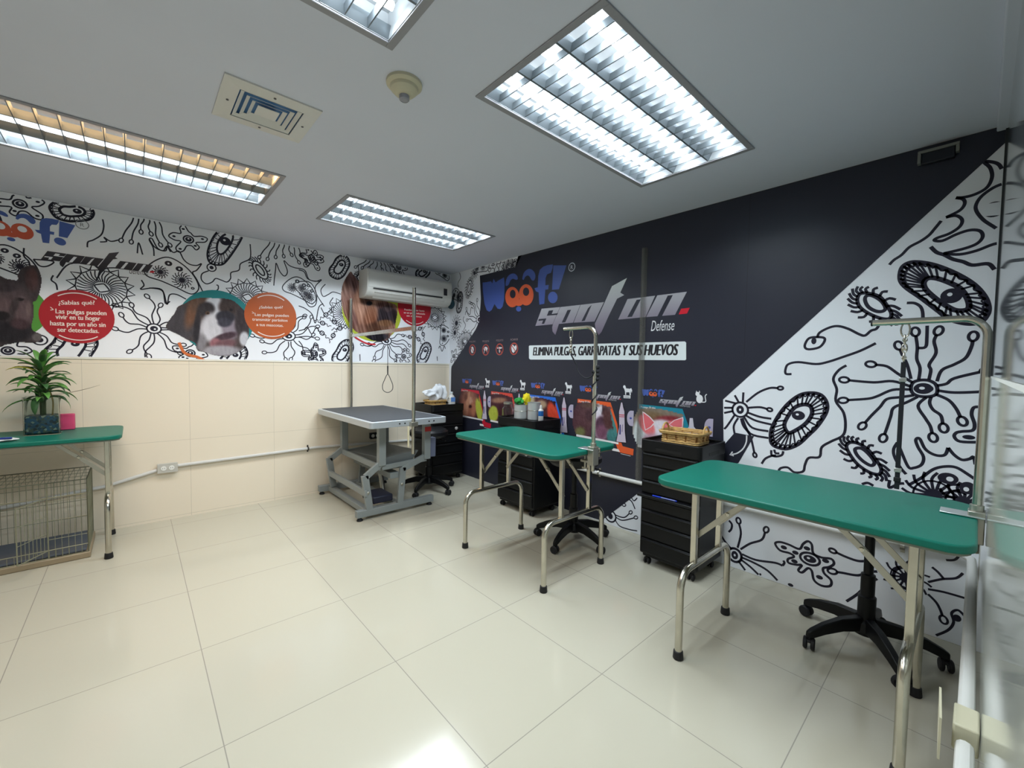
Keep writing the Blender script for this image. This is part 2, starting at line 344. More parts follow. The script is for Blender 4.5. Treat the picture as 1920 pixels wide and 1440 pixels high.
obj('strip', MB().tube([(0, -0.014, 0.0), (0, -0.014, 1.72)], 0.013, 8).box(-0.024, 0.024, -0.006, -0.003, 0.0, 1.72), mat('clear_plastic', (120, 118, 112), 0.12, alpha=0.22), t)

# ---------------- printed wall graphics ----------------
def ray(px, py):
    return fw+rt*((px-960)/FPX)+up*((720-py)/FPX)
def wr(px, py):      # point of the mural wall (x, z) seen at a photo position
    d = ray(px, py); k = -CAM.y/d.y; p = CAM+d*k; return (p.x, p.z)
def wl(px, py):      # point of the left wall (y, z)
    d = ray(px, py); k = -CAM.x/d.x; p = CAM+d*k; return (p.y, p.z)
pm = bpy.data.materials.new('printed_vinyl'); pm.use_nodes = True
b_ = pm.node_tree.nodes['Principled BSDF']; at_ = pm.node_tree.nodes.new('ShaderNodeAttribute'); at_.attribute_name = 'Col'
pm.node_tree.links.new(at_.outputs['Color'], b_.inputs['Base Color']); b_.inputs['Roughness'].default_value = 0.36; b_.inputs['Specular IOR Level'].default_value = 0.4
tc_ = pm.node_tree.nodes.new('ShaderNodeTexCoord'); nz_ = pm.node_tree.nodes.new('ShaderNodeTexNoise'); nz_.inputs['Scale'].default_value = 3.0; nz_.inputs['Detail'].default_value = 3
bp_ = pm.node_tree.nodes.new('ShaderNodeBump'); bp_.inputs['Strength'].default_value = 0.25; bp_.inputs['Distance'].default_value = 0.01
pm.node_tree.links.new(tc_.outputs['Object'], nz_.inputs['Vector']); pm.node_tree.links.new(nz_.outputs['Fac'], bp_.inputs['Height']); pm.node_tree.links.new(bp_.outputs[0], b_.inputs['Normal'])

TEXTS = {}
def glyphs(s, shear, bold):
    k = (s, shear, bold)
    if k not in TEXTS:
        cu = bpy.data.curves.new('t', 'FONT'); cu.body = s; cu.shear = shear; cu.resolution_u = 3
        o = bpy.data.objects.new('t', cu); C.objects.link(o); bpy.context.view_layer.update()
        me = bpy.data.meshes.new_from_object(o); 
        vs = [(v.co.x, v.co.y) for v in me.vertices]; fs = [tuple(p.vertices) for p in me.polygons]
        bpy.data.objects.remove(o); bpy.data.curves.remove(cu); bpy.data.meshes.remove(me)
        x0 = min(v[0] for v in vs); x1 = max(v[0] for v in vs)
        TEXTS[k] = ([((x-x0)/(x1-x0), y) for x, y in vs], fs)
    return TEXTS[k]
class Art:
    """flat prints on one wall; coordinates are metres along the wall and height"""
    def __init__(s, side, lv=0): s.side = side; s.v = []; s.f = []; s.c = []; s.lv = lv; s.nf = 0
    def p3(s, u, v, l):
        o = 0.0012+0.0004*(l+s.lv)
        return (u, -o, v) if s.side == 'R' else (o, u, v)
    def face(s, pts, col, l=0):
        n = len(s.v); s.nf += 1; l = l+s.nf*0.008
        for (u, v) in pts: s.v.append(s.p3(u, v, l)); s.c.append(lin(col(u, v)) if callable(col) else lin(col))
        if len(pts) > 4:
            for t in tessellate_polygon([[Vector((u, v, 0)) for u, v in pts]]): s.f.append(tuple(n+i for i in t))
        else: s.f.append(tuple(range(n, n+len(pts))))
    def grid(s, rows, cols, l=0):
        n = len(s.v); h = len(rows); w = len(rows[0])
        for r_, cr in zip(rows, cols):
            for q, c in zip(r_, cr): s.v.append(s.p3(q[0], q[1], l)); s.c.append(lin(c))
        return n, h, w
    def ell(s, c, rx, ry, col, l=0, rot=0, n=24):
        a = radians(rot); s.face([(c[0]+rx*cos(t)*cos(a)-ry*sin(t)*sin(a), c[1]+rx*cos(t)*sin(a)+ry*sin(t)*cos(a)) for t in [2*pi*k/n for k in range(n)]], col, l)
    def stroke(s, pts, w, col, l=0, closed=False, sub=5, smooth=True):
        if smooth: pts = catmull(pts, sub, closed)
        N = len(pts); 
        if N < 2: return
        L = []; R = []
        for i, p in enumerate(pts):
            a = pts[i-1] if (closed or i > 0) else pts[0]; b = pts[(i+1) % N] if (closed or i < N-1) else pts[-1]
            dx, dy = b[0]-a[0], b[1]-a[1]; m = math.hypot(dx, dy) or 1; nx, ny = -dy/m*w/2, dx/m*w/2
            L.append((p[0]+nx, p[1]+ny)); R.append((p[0]-nx, p[1]-ny))
        n = len(s.v); cc = lin(col)
        for a, b in zip(L, R): s.v += [s.p3(*a, l), s.p3(*b, l)]; s.c += [cc, cc]
        for i in range(N if closed else N-1):
            j = (i+1) % N; s.f.append((n+2*i, n+2*i+1, n+2*j+1, n+2*j))
    def ring(s, c, rx, ry, w, col, l=0, rot=0):
        a = radians(rot); s.stroke([(c[0]+rx*cos(t)*cos(a)-ry*sin(t)*sin(a), c[1]+rx*cos(t)*sin(a)+ry*sin(t)*cos(a)) for t in [2*pi*k/20 for k in range(20)]], w, col, l, True, 1, False)
    def text(s, body, a, b, h, col, l=0, shear=0.0, bold=0.0):
        if bold:     # heavier strokes: the same letters laid again a hair to each side
            for k in (-1, 1): s.text(body, (a[0]+k*bold*h, a[1]), (b[0]+k*bold*h, b[1]), h, col, l+k*0.02, shear, 0)
        vs, fs = glyphs(body, shear, 0); n = len(s.v); cc = lin(col); du, dv = b[0]-a[0], b[1]-a[1]
        for (x, y) in vs: s.v.append(s.p3(a[0]+du*x, a[1]+dv*x+y*h/0.72, l)); s.c.append(cc)
        s.f += [tuple(i+n for i in f) for f in fs]
    def build(s, name, parent, org=(0, 0, 0), clip=None):
        if clip:
            k = (0 if s.side == 'R' else 1); ok = [clip[0] <= v[k] <= clip[1] and clip[2] <= v[2] <= clip[3] for v in s.v]
            s.f = [f for f in s.f if all(ok[i] for i in f)]
        me = bpy.data.meshes.new(name); me.from_pydata([(a-org[0], b-org[1], c-org[2]) for a, b, c in s.v], [], s.f); me.update()
        at = me.color_attributes.new('Col', 'FLOAT_COLOR', 'POINT')
        flat = []
        for c in s.c: flat += [c[0], c[1], c[2], 1.0]
        at.data.foreach_set('color', flat); me.materials.append(pm)
        o = bpy.data.objects.new(name, me); C.objects.link(o); o.parent = parent; return o
INK = (30, 28, 46); WHT = (238, 240, 246); DARK = (40, 41, 54)
rnd = random.Random(7)
LW_ = 0.0105
# ---- doodle motifs ----
def rot2(p, a, c=(0, 0)): return (c[0]+p[0]*cos(a)-p[1]*sin(a), c[1]+p[0]*sin(a)+p[1]*cos(a))
def d_tent(A, pts, w=LW_, loop=0.016, l=1, col=INK):
    A.stroke(pts, w, col, l)
    if loop:
        a, b = pts[-2], pts[-1]; d = math.atan2(b[1]-a[1], b[0]-a[0]); c = (b[0]+cos(d)*loop, b[1]+sin(d)*loop)
        A.ring(c, loop*1.15, loop*0.8, w*0.9, col, l, math.degrees(d))
def d_star(A, c, R=0.36, n=14, e=(0.055, 0.042), seed=1, a0=0, a1=2*pi, w=LW_):
    r_ = random.Random(seed); A.ring(c, e[0], e[1], w*1.2, INK, 1); A.ell(c, e[0]*0.55, e[1]*0.55, INK, 1); A.ell((c[0]+0.005, c[1]-0.003), e[0]*0.16, e[1]*0.16, WHT, 2)
    for k in range(n):
        a = a0+(a1-a0)*(k+0.5)/n+r_.uniform(-0.06, 0.06); L = R*r_.uniform(0.72, 1.05); ph = r_.choice((-1, 1)); bend = r_.uniform(-0.35, 0.35); pts = []
        for q in range(7):
            t = q/6; rr = e[0]+(L-e[0])*t; aa = a+bend*t+ph*0.09*sin(t*7); pts.append((c[0]+rr*cos(aa), c[1]+rr*sin(aa)*0.95))
        d_tent(A, pts, w)
def d_cell(A, outer, inner, pupil, pr, w=LW_, n=26, white=True):
    o = catmull(outer, 8, True); i_ = catmull(inner, 8, True)
    A.stroke(o, w*1.5, INK, 1, True, 1, False); A.stroke(i_, w*1.7, INK, 1, True, 1, False)
    cx = sum(p[0] for p in inner)/len(inner); cy = sum(p[1] for p in inner)/len(inner)
    prev = None; first = None
    for k in range(n):
        p = o[int(k*len(o)/n)]; q = min(i_, key=lambda z: (z[0]-p[0]-(cx-p[0])*0.4)**2+(z[1]-p[1]-(cy-p[1])*0.4)**2)
        A.stroke([p, q], w*0.7, INK, 1, smooth=False)
        p2 = o[int((k+1) % n*len(o)/n)]; m = ((p[0]+p2[0])/2, (p[1]+p2[1])/2); m = (m[0]+(cx-m[0])*0.13, m[1]+(cy-m[1])*0.13)
        A.stroke([p, m, p2], w*0.6, INK, 1, sub=3)
    A.ell(pupil, pr[0], pr[1], INK, 1); A.ell((pupil[0]-pr[0]*0.15, pupil[1]+pr[1]*0.2), pr[0]*0.24, pr[1]*0.24, WHT, 2)
def d_cellat(A, c, L=0.17, Wd=0.085, rot=60, w=LW_):
    a = radians(rot)
    sh = [(1, 0), (0.85, 0.6), (0.4, 0.95), (-0.1, 0.9), (-0.6, 0.95), (-0.95, 0.55), (-1, 0), (-0.85, -0.65), (-0.4, -1), (0.1, -1), (0.6, -0.9), (0.9, -0.5)]
    d_cell(A, [rot2((x*L, y*Wd), a, c) for x, y in sh], [rot2((x*L*0.58, y*Wd*0.5), a, c) for x, y in sh], rot2((L*0.22, 0), a, c), (0.022, 0.017), w, 22)
def d_hairy(A, outer, inner, w=LW_, ch=0.035):
    o = catmull(outer, 8, True); A.stroke(o, w*1.3, INK, 1, True, 1, False); A.stroke(inner, w*1.3, INK, 1, True)
    cx = sum(p[0] for p in o)/len(o); cy = sum(p[1] for p in o)/len(o); n = 20
    for k in range(n):
        i = int(k*len(o)/n); p = o[i]; q = o[(i+1) % len(o)]; tx, ty = q[0]-p[0], q[1]-p[1]; m = math.hypot(tx, ty) or 1; tx /= m; ty /= m
        nx, ny = p[0]-cx, p[1]-cy; m = math.hypot(nx, ny); nx /= m; ny /= m
        A.stroke([p, (p[0]+nx*ch*0.6, p[1]+ny*ch*0.6), (p[0]+nx*ch+tx*ch*0.5, p[1]+ny*ch+ty*ch*0.5)], w, INK, 1, sub=3)
def d_hairyat(A, c, L=0.1, Wd=0.06, rot=-50, w=LW_):
    a = radians(rot); E_ = lambda x, y: [rot2((x*cos(t), y*sin(t)), a, c) for t in [2*pi*k/12 for k in range(12)]]
    d_hairy(A, E_(L, Wd), E_(L*0.6, Wd*0.5), w)
AM = [(0.0, 0.6), (0.25, 1.0), (0.5, 0.75), (0.45, 0.35), (0.9, 0.3), (1.15, 0.0), (0.8, -0.22), (0.45, -0.25), (0.75, -0.75), (0.6, -1.05), (0.3, -0.9), (0.1, -0.5), (-0.2, -0.45), (-0.45, -0.7), (-0.65, -0.45), (-0.45, -0.15), (-1.0, 0.0), (-1.15, 0.3), (-0.8, 0.4), (-0.35, 0.3), (-0.15, 0.5)]
def d_amoeba(A, c, R=0.12, rot=0, w=LW_, flip=1):
    a = radians(rot); A.stroke([rot2((x*R*flip, y*R), a, c) for x, y in AM], w, INK, 1, True, 4)
    A.ring(c, R*0.3, R*0.26, w*1.2, INK, 1); A.ell(c, R*0.2, R*0.17, INK, 1); A.ell((c[0], c[1]+R*0.05), R*0.06, R*0.06, WHT, 2)
    for x, y in ((0.3, 0.7), (0.85, 0.05), (0.5, -0.8), (-0.85, 0.2), (-0.4, -0.4)): A.ell(rot2((x*R*flip, y*R), a, c), R*0.1, R*0.07, INK, 1)
def d_urchin(A, c, R, w=LW_, n=14, seed=0):
    A.ell(c, R*0.28, R*0.28, INK, 1, n=12); A.ring(c, R*0.62, R*0.62, w*0.5, INK, 1)
    for k in range(n):
        a = 2*pi*k/n; A.stroke([(c[0]+R*0.2*cos(a), c[1]+R*0.2*sin(a)), (c[0]+R*0.7*cos(a+0.1), c[1]+R*0.7*sin(a+0.1)), (c[0]+R*cos(a-0.1), c[1]+R*sin(a-0.1))], w*0.7, INK, 1, sub=3)
def d_colony(A, c, R=0.17, rot=0, w=LW_):
    a = radians(rot); sh = [(-1, 0.1), (-0.6, 0.6), (-0.1, 0.85), (0.45, 0.6), (0.9, 0.1), (1.1, -0.5), (0.8, -0.85), (0.2, -0.6), (-0.4, -0.35), (-0.9, -0.2)]
    A.stroke([rot2((x*R, y*R), a, c) for x, y in sh], w, INK, 1, True)
    d_urchin(A, rot2((-0.42*R, 0.08*R), a, c), R*0.32, w); d_urchin(A, rot2((0.42*R, -0.2*R), a, c), R*0.42, w, 16)
    for x, y, r_ in ((-0.1, 0.55, 0.15), (0.32, 0.35, 0.15), (0.85, -0.55, 0.08)):
        q = rot2((x*R, y*R), a, c); A.ell(q, R*r_, R*r_*0.85, INK, 1, n=14); A.ell(q, R*r_*0.3, R*r_*0.3, WHT, 2, n=8)
def d_flower(A, c, rx=0.16, ry=0.12, rot=-25, w=LW_, a0=0, a1=360):
    a = radians(rot); n = 16; k0 = int(n*a0/360); k1 = int(n*a1/360)
    for k in range(k0, k1):
        t = 2*pi*k/n; t2 = 2*pi*(k+1)/n; tm = (t+t2)/2
        p, q, m = [rot2((rx*f*cos(x), ry*f*sin(x)), a, c) for x, f in ((t, 1), (t2, 1), (tm, 1.32))]
        A.stroke([p, m, q], w, INK, 1, smooth=False); A.stroke([p, q], w*0.8, INK, 1, smooth=False)
        for tt in (t, tm):
            A.stroke([rot2((rx*0.95*cos(tt), ry*0.95*sin(tt)), a, c), rot2((rx*0.65*cos(tt+0.12), ry*0.65*sin(tt+0.12)), a, c), rot2((rx*0.32*cos(tt), ry*0.32*sin(tt)), a, c)], w*0.8, INK, 1, sub=3)
    A.stroke([rot2((rx*0.26*cos(t)*(1+0.15*cos(4*t)), ry*0.22*sin(t)*(1+0.15*cos(4*t))), a, c) for t in [2*pi*k/12 for k in range(12)]], w, INK, 1, True, 2)
def d_wig(A, c, L=0.2, amp=0.025, rot=0, w=LW_, n=3, loop=0):
    a = radians(rot); pts = [rot2((-L/2+L*k/12, amp*sin(k/12*2*pi*n/2)), a, c) for k in range(13)]
    d_tent(A, pts, w, loop)
def d_diatom(A, c, r_=0.022, rot=0, w=LW_):
    a = radians(rot); A.ring(c, r_*1.2, r_, w*0.9, INK, 1, rot)
    for k in (-0.5, 0, 0.5): A.stroke([rot2((k*r_*1.5, -r_*0.8), a, c), rot2((k*r_*1.5, r_*0.8), a, c)], w*0.8, INK, 1, smooth=False)
    for s_ in (1, -1): A.stroke([rot2((s_*r_*(1.2+q*0.8), 0.012*s_*sin(q*2.2)), a, c) for q in range(5)], w*0.8, INK, 1, sub=3)
def d_drips(A, c, n=6, L=0.16, sp=0.055, w=LW_, seed=0):
    r_ = random.Random(seed)
    for k in range(n):
        x = c[0]+(k-(n-1)/2)*sp; l_ = L*r_.uniform(0.6, 1.1); sx = (k-(n-1)/2)*0.018
        d_tent(A, [(x-sx, c[1]), (x-sx*0.5+0.008, c[1]-l_*0.35), (x-0.006, c[1]-l_*0.7), (x+sx*0.6, c[1]-l_)], w, 0.014)

# ---- logo artwork, drawn once in the panel's own frame ----
def L1(x, y): return wr(900+x*0.208333, 480+y*0.208333)
BLUE = (72, 94, 168); ORG = (218, 96, 58)
WOOF = [('W', [(25, 240), (60, 236), (100, 228), (112, 248), (124, 206), (143, 238), (165, 222), (218, 193), (224, 262), (218, 400), (205, 455), (185, 478), (160, 474), (133, 432), (122, 455), (108, 485), (85, 502), (62, 488), (42, 430), (28, 320)]),
        ('b1', [(232, 262), (238, 215), (256, 180), (285, 160), (315, 160), (338, 182), (341, 210), (322, 214), (298, 205), (275, 222), (260, 258), (242, 270)]),
        ('b2', [(383, 202), (392, 160), (415, 130), (445, 116), (475, 128), (497, 158), (500, 195), (485, 222), (465, 215), (450, 188), (430, 175), (408, 190), (396, 214), (386, 212)]),
        ('f', [(492, 290), (522, 282), (526, 180), (540, 125), (570, 97), (610, 82), (658, 76), (655, 110), (640, 152), (606, 165), (592, 200), (590, 264), (620, 260), (616, 300), (590, 303), (585, 370), (580, 430), (537, 438), (532, 380), (530, 328), (505, 318)]),
        ('!', [(662, 85), (780, 85), (712, 300), (650, 305)])]
SPOT = [[(557, 475), (722, 460), (655, 615), (500, 630)],
        [(725, 460), (905, 440), (840, 600), (712, 612), (694, 670), (680, 710), (655, 680), (652, 640), (660, 608)],
        [(908, 440), (1118, 415), (1032, 590), (845, 600)],
        [(1325, 198), (1265, 330), (1300, 352), (1236, 385), (1160, 540), (1095, 685), (1070, 712), (1042, 660), (1036, 610), (1110, 450), (1190, 272)],
        [(1330, 388), (1578, 358), (1492, 550), (1245, 573)],
        [(1598, 355), (1864, 322), (1757, 530), (1497, 550)]]
SLIT = [[(622, 492), (662, 488), (648, 522), (704, 515), (697, 530), (604, 538)], [(532, 568), (600, 562), (580, 610), (558, 612), (570, 580), (527, 585)],
        [(790, 487), (822, 484), (770, 596), (738, 600)], [(975, 470), (1008, 440), (945, 583), (915, 588)], [(1412, 395), (1450, 390), (1370, 547), (1328, 551)], [(1692, 357), (1738, 352), (1640, 541), (1598, 545)]]
def silver(v0, v1, dark=False):
    def f(u, v):
        t = max(0, min(1, (v-v0)/(v1-v0)))
        return tuple(a+(b-a)*t for a, b in zip((112, 98, 118), (214, 220, 218))) if not dark else tuple(a+(b-a)*t for a, b in zip((34, 32, 40), (70, 68, 78)))
    return f
def logos(A, T, bg, l=3, dark=False, k=1.0, woof=True, spot=True, cw=BLUE, co=ORG, Ts=None):
    """T maps the panel's metric frame onto the wall"""
    F = lambda q: T(L1(*q)); Ts = Ts or T; G = lambda q: Ts(L1(*q))
    if woof:
        for n_, p in WOOF: A.face(catmull([F(q) for q in p], 2, True) if n_ in ('b1', 'b2') else [F(q) for q in p], cw, l)
        def E_(c, rx, ry, col, l2): A.face([F((c[0]+rx*cos(t), c[1]+ry*sin(t))) for t in [2*pi*q/24 for q in range(24)]], col, l2)
        E_((292, 370), 63, 92, co, l); E_((418, 350), 66, 96, co, l+1); E_((350, 420), 40, 30, co, l)
        E_((297, 343), 26, 38, bg, l+2); E_((417, 322), 28, 38, bg, l+2); E_((350, 477), 23, 23, cw, l+1); E_((657, 373), 43, 52, cw, l)
    if spot:
        v1 = G((1325, 198))[1]; v0 = G((1070, 712))[1]
        for p in SPOT: A.face([G(q) for q in p], silver(v0, v1, dark), l+1)
        for p in SLIT: A.face([G(q) for q in p], bg, l+2)
        A.face([G(q) for q in ((1812, 475), (1890, 466), (1865, 518), (1790, 526))], (205, 30, 50), l+1)

mural = thing('wall_mural', 'black vinyl wall mural with silver lettering, pet posters and white doodled side areas', 'wall mural', (2.12, 0, 0))
MO = (2.12, 0, 0)
def E8(s, ox, oy): return lambda x, y: wr(ox+x*s, oy+y*s)
# base white and black fields
A = Art('R')
A.face([(0.001, 0.002), (XR-0.002, 0.002), (XR-0.002, H-0.002), (0.001, H-0.002)], WHT, 0)
A.build('white_field', mural, MO)
D = Art('R')    # doodles
P7 = E8(0.31949, 1320, 240); P8 = E8(0.36101, 1320, 640); P1 = E8(0.26389, 840, 680); PC = E8(0.375, 1440, 900)
def st(P, pts, w=LW_, loop=0, closed=False):
    q = [P(*p) for p in pts]
    if closed: D.stroke(q, w, INK, 1, True)
    else: d_tent(D, q, w, loop)
w1 = 0.0125
st(P7, [(1392, 545), (1355, 590), (1320, 630), (1270, 665), (1205, 700), (1160, 745), (1115, 775), (1088, 803)], w1)
st(P7, [(1755, 255), (1730, 215), (1690, 200), (1645, 200), (1680, 235), (1690, 290), (1660, 350), (1590, 390), (1520, 408), (1478, 410)], w1)
st(P7, [(1478, 410), (1520, 418), (1530, 445), (1500, 485), (1420, 525)], w1)
st(P7, [(1420, 525), (1480, 515), (1515, 540), (1500, 580), (1440, 620), (1370, 645), (1352, 660), (1400, 662), (1480, 625), (1560, 600), (1620, 605), (1635, 640), (1600, 680), (1520, 710), (1405, 737)], w1)
st(P7, [(1405, 737), (1500, 742), (1600, 720), (1700, 682), (1780, 670)], w1)
st(P7, [(1770, 322), (1700, 350), (1630, 400), (1597, 450), (1600, 490), (1640, 540), (1700, 580), (1770, 625)], w1)
c = P7(1703, 478); D.ell(c, 0.034, 0.033, INK, 1); D.ell(P7(1718, 478), 0.013, 0.013, WHT, 2); D.ell(P7(1745, 385), 0.02, 0.026, INK, 1)
st(P7, [(1330, 697), (1365, 730), (1410, 745), (1460, 770), (1520, 785), (1575, 805), (1665, 797), (1700, 825), (1722, 853)], w1*1.2)
d_cell(D, [P7(*q) for q in [(1150, 860), (1165, 815), (1210, 790), (1280, 790), (1370, 810), (1480, 855), (1580, 915), (1645, 985), (1670, 1050), (1660, 1100), (1620, 1140), (1540, 1148), (1440, 1122), (1370, 1070), (1270, 995), (1190, 940), (1155, 900)]],
       [P7(*q) for q in [(1290, 910), (1310, 885), (1350, 880), (1420, 900), (1500, 940), (1545, 1000), (1555, 1050), (1530, 1070), (1470, 1068), (1400, 1030), (1340, 985), (1300, 945)]], P7(1452, 985), (0.036, 0.034), w1, 30)
d_hairy(D, [P7(*q) for q in [(900, 1010), (915, 975), (960, 970), (1030, 990), (1075, 1045), (1100, 1090), (1085, 1120), (1030, 1115), (960, 1085), (915, 1050)]], [P7(*q) for q in [(945, 1010), (955, 985), (990, 985), (1040, 1015), (1065, 1055), (1050, 1075), (1010, 1075), (965, 1050)]], w1, 0.04)
st(P7, [(1190, 1027), (1235, 1028), (1270, 1048), (1283, 1080), (1285, 1125)], w1); st(P7, [(1310, 1160), (1308, 1230), (1300, 1285), (1255, 1291)], w1)
st(P7, [(592, 1275), (610, 1240), (640, 1228), (700, 1230), (708, 1250), (680, 1285), (630, 1298), (600, 1295)], w1, closed=True); D.ell(P7(645, 1250), 0.012, 0.018, INK, 1)
st(P7, [(665, 1230), (680, 1200), (740, 1170), (790, 1163), (850, 1180), (910, 1210), (945, 1218), (980, 1190), (1010, 1180), (1025, 1160)], w1)
st(P8, [(893, 10), (810, 50), (720, 82), (640, 108), (580, 118), (490, 108), (440, 118), (425, 140), (425, 168), (455, 170)], w1)
# large starburst
c = P8(1140, 245); D.stroke([P8(*q) for q in [(1075, 245), (1085, 215), (1120, 202), (1165, 203), (1200, 220), (1212, 248), (1205, 275), (1170, 287), (1120, 285), (1085, 270)]], w1*1.1, INK, 1, True)
D.stroke([P8(*q) for q in [(1095, 245), (1110, 228), (1140, 222), (1170, 230), (1180, 248), (1168, 262), (1140, 268), (1110, 262)]], 0.01, INK, 1, True); D.ell(c, 0.034, 0.022, INK, 1); D.ell(P8(1132, 243), 0.010, 0.007, WHT, 2)
for q in ([(1075, 195), (1055, 120), (1030, 70), (1018, 40)], [(1115, 200), (1122, 140), (1105, 90), (1108, 30), (1100, -30)], [(1168, 200), (1178, 150), (1170, 120), (1205, 60), (1195, 0), (1210, -35)], [(1210, 208), (1235, 150), (1300, 120), (1360, 85), (1390, 25), (1395, -5)],
          [(1210, 230), (1260, 220), (1300, 192), (1440, 158)], [(1212, 255), (1300, 266), (1440, 262)], [(1203, 275), (1270, 305), (1310, 350), (1332, 395)], [(1180, 288), (1172, 320), (1190, 355), (1230, 385), (1240, 430)], [(1155, 290), (1112, 335), (1150, 400), (1175, 440), (1185, 480)],
          [(1110, 288), (1050, 318), (985, 345), (970, 390), (950, 450), (937, 485)], [(1090, 280), (1020, 290), (950, 300), (915, 340), (870, 385), (835, 425)], [(1075, 250), (980, 252), (900, 285), (850, 298), (745, 305)], [(1075, 235), (980, 207), (880, 213), (750, 202)], [(1085, 215), (1010, 170), (950, 130), (890, 122)]):
    st(P8, q, w1, 0.018)
# second starburst and eye cell
c = P8(188, 355); D.ring(c, 0.045, 0.045, w1, INK, 1); D.ell(c, 0.022, 0.026, INK, 1); D.ell(c, 0.006, 0.008, WHT, 2)
for q in ([(220, 315), (280, 268), (340, 243), (385, 243)], [(230, 345), (290, 342), (330, 352)], [(228, 370), (290, 392), (350, 402)], [(218, 385), (270, 412), (350, 432)], [(208, 392), (250, 448), (335, 467)], [(200, 398), (240, 478), (335, 502)], [(192, 400), (205, 440), (240, 490), (262, 580)],
          [(178, 398), (155, 440), (162, 490)], [(160, 382), (120, 440), (105, 455)], [(152, 362), (105, 372)], [(152, 345), (105, 345)], [(165, 322), (110, 308)], [(180, 315), (160, 280)], [(202, 318), (205, 265)]):
    st(P8, q, w1, 0.012 if q[-1][0] > 240 and q[-1][1] < 360 or q[-1][1] > 560 else 0)
d_cell(D, [P8(*q) for q in [(345, 500), (352, 450), (390, 380), (440, 320), (500, 278), (560, 268), (610, 280), (638, 320), (635, 370), (590, 440), (540, 490), (490, 535), (430, 558), (380, 550), (352, 532)]],
       [P8(*q) for q in [(418, 440), (430, 400), (470, 345), (520, 328), (555, 340), (560, 380), (530, 425), (480, 460), (440, 475)]], P8(490, 385), (0.032, 0.026), w1, 28)
st(P8, [(350, 565), (352, 590), (375, 598), (405, 590), (412, 570)], w1); st(P8, [(365, 562), (372, 580), (392, 582)], w1); st(P8, [(300, 636), (318, 610), (350, 595), (375, 592)], w1)
st(P8, [(740, 125), (700, 150), (672, 195), (690, 250), (685, 310), (725, 370), (735, 440), (720, 490), (660, 520), (612, 550), (600, 600), (545, 605), (525, 640), (515, 675), (470, 680), (435, 655), (400, 658), (388, 672)], w1)
d_hairy(D, [P8(*q) for q in [(740, 545), (760, 525), (800, 530), (850, 560), (890, 610), (920, 660), (910, 690), (860, 680), (800, 640), (760, 590)]], [P8(*q) for q in [(785, 560), (815, 555), (850, 580), (885, 625), (870, 645), (830, 625), (795, 590)]], w1, 0.036)
st(P8, [(1050, 690), (1020, 655), (990, 600), (985, 560), (1005, 525)], w1); st(P8, [(1005, 525), (1020, 560), (1060, 650), (1090, 657), (1130, 640), (1140, 600), (1112, 550), (1100, 512), (1120, 505), (1150, 560), (1200, 590), (1250, 590), (1268, 552)], w1)
st(P8, [(1268, 552), (1300, 590), (1340, 615), (1380, 610), (1400, 600), (1410, 640)], w1)
st(P8, [(1430, 340), (1400, 345), (1390, 380), (1405, 430), (1395, 462), (1340, 468), (1310, 475), (1300, 495), (1330, 520), (1430, 524)], w1); D.ell(P8(1375, 498), 0.02, 0.01, INK, 1)
st(P8, [(1065, 745), (1130, 708), (1190, 665), (1250, 650), (1310, 655), (1370, 690), (1420, 725)], w1); st(P8, [(965, 720), (962, 760), (1010, 740), (1040, 738)], w1)
c = P8(1267, 712); D.ell(c, 0.034, 0.026, INK, 1); D.ell(P8(1277, 715), 0.012, 0.011, WHT, 2); c = P8(1370, 762); D.ell(c, 0.026, 0.028, INK, 1); D.ell(P8(1362, 768), 0.009, 0.010, WHT, 2)
d_urchin(D, P8(1190, 800), 0.11, w1*1.3, 16); d_urchin(D, P8(1345, 835), 0.09, w1*1.3, 14)
st(P8, [(820, 742), (850, 735), (880, 750)], w1)
# under the right table
c = P8(160, 1110); D.ring(c, 0.04, 0.042, w1*1.2, INK, 1); D.ell(c, 0.02, 0.026, INK, 1); D.ell(c, 0.006, 0.008, WHT, 2)
for i, q in enumerate(([(175, 1072), (192, 1000), (182, 945)], [(145, 1080), (110, 1040), (85, 1000)], [(190, 1080), (240, 1050), (300, 1030), (318, 990)], [(198, 1105), (270, 1135), (370, 1150), (408, 1165)], [(192, 1120), (260, 1150), (330, 1190), (390, 1250)], [(188, 1130), (240, 1170), (290, 1218)],
          [(178, 1140), (205, 1175), (225, 1205)], [(165, 1147), (172, 1185)], [(150, 1147), (148, 1175)], [(130, 1095), (100, 1085)], [(135, 1085), (105, 1055)])): st(P8, q, w1, 0.016 if i in (0, 2) else 0)
st(P8, [(130, 930), (145, 950), (142, 975), (128, 990)], w1); st(P8, [(408, 1165), (418, 1150), (412, 1138)], w1)
D.stroke([P8(*q) for q in [(370, 1050), (395, 1042), (440, 1055), (495, 1078), (515, 1052), (540, 1038), (560, 1055), (568, 1100), (610, 1122), (662, 1130), (675, 1155), (650, 1172), (620, 1178), (625, 1205), (660, 1240), (655, 1270), (610, 1268), (572, 1240), (560, 1192), (540, 1178), (510, 1200), (490, 1188), (508, 1162), (480, 1160), (440, 1150), (437, 1130), (468, 1118), (445, 1100), (395, 1085)]], w1, INK, 1, True)
c = P8(550, 1130); D.ring(c, 0.046, 0.033, w1, INK, 1); D.ell(c, 0.03, 0.02, INK, 1); D.ell(P8(543, 1125), 0.008, 0.006, WHT, 2)
for q in ((415, 1070), (535, 1075), (470, 1142), (632, 1140), (600, 1225), (475, 1097)): D.ell(P8(*q), 0.016, 0.011, INK, 1)
st(P8, [(850, 1140), (800, 1140), (740, 1120), (685, 1095)], w1, 0.014); st(P8, [(900, 1195), (850, 1197), (800, 1215), (720, 1202), (688, 1197)], w1, 0.018); st(P8, [(900, 1232), (850, 1260), (800, 1310), (740, 1350)], w1)
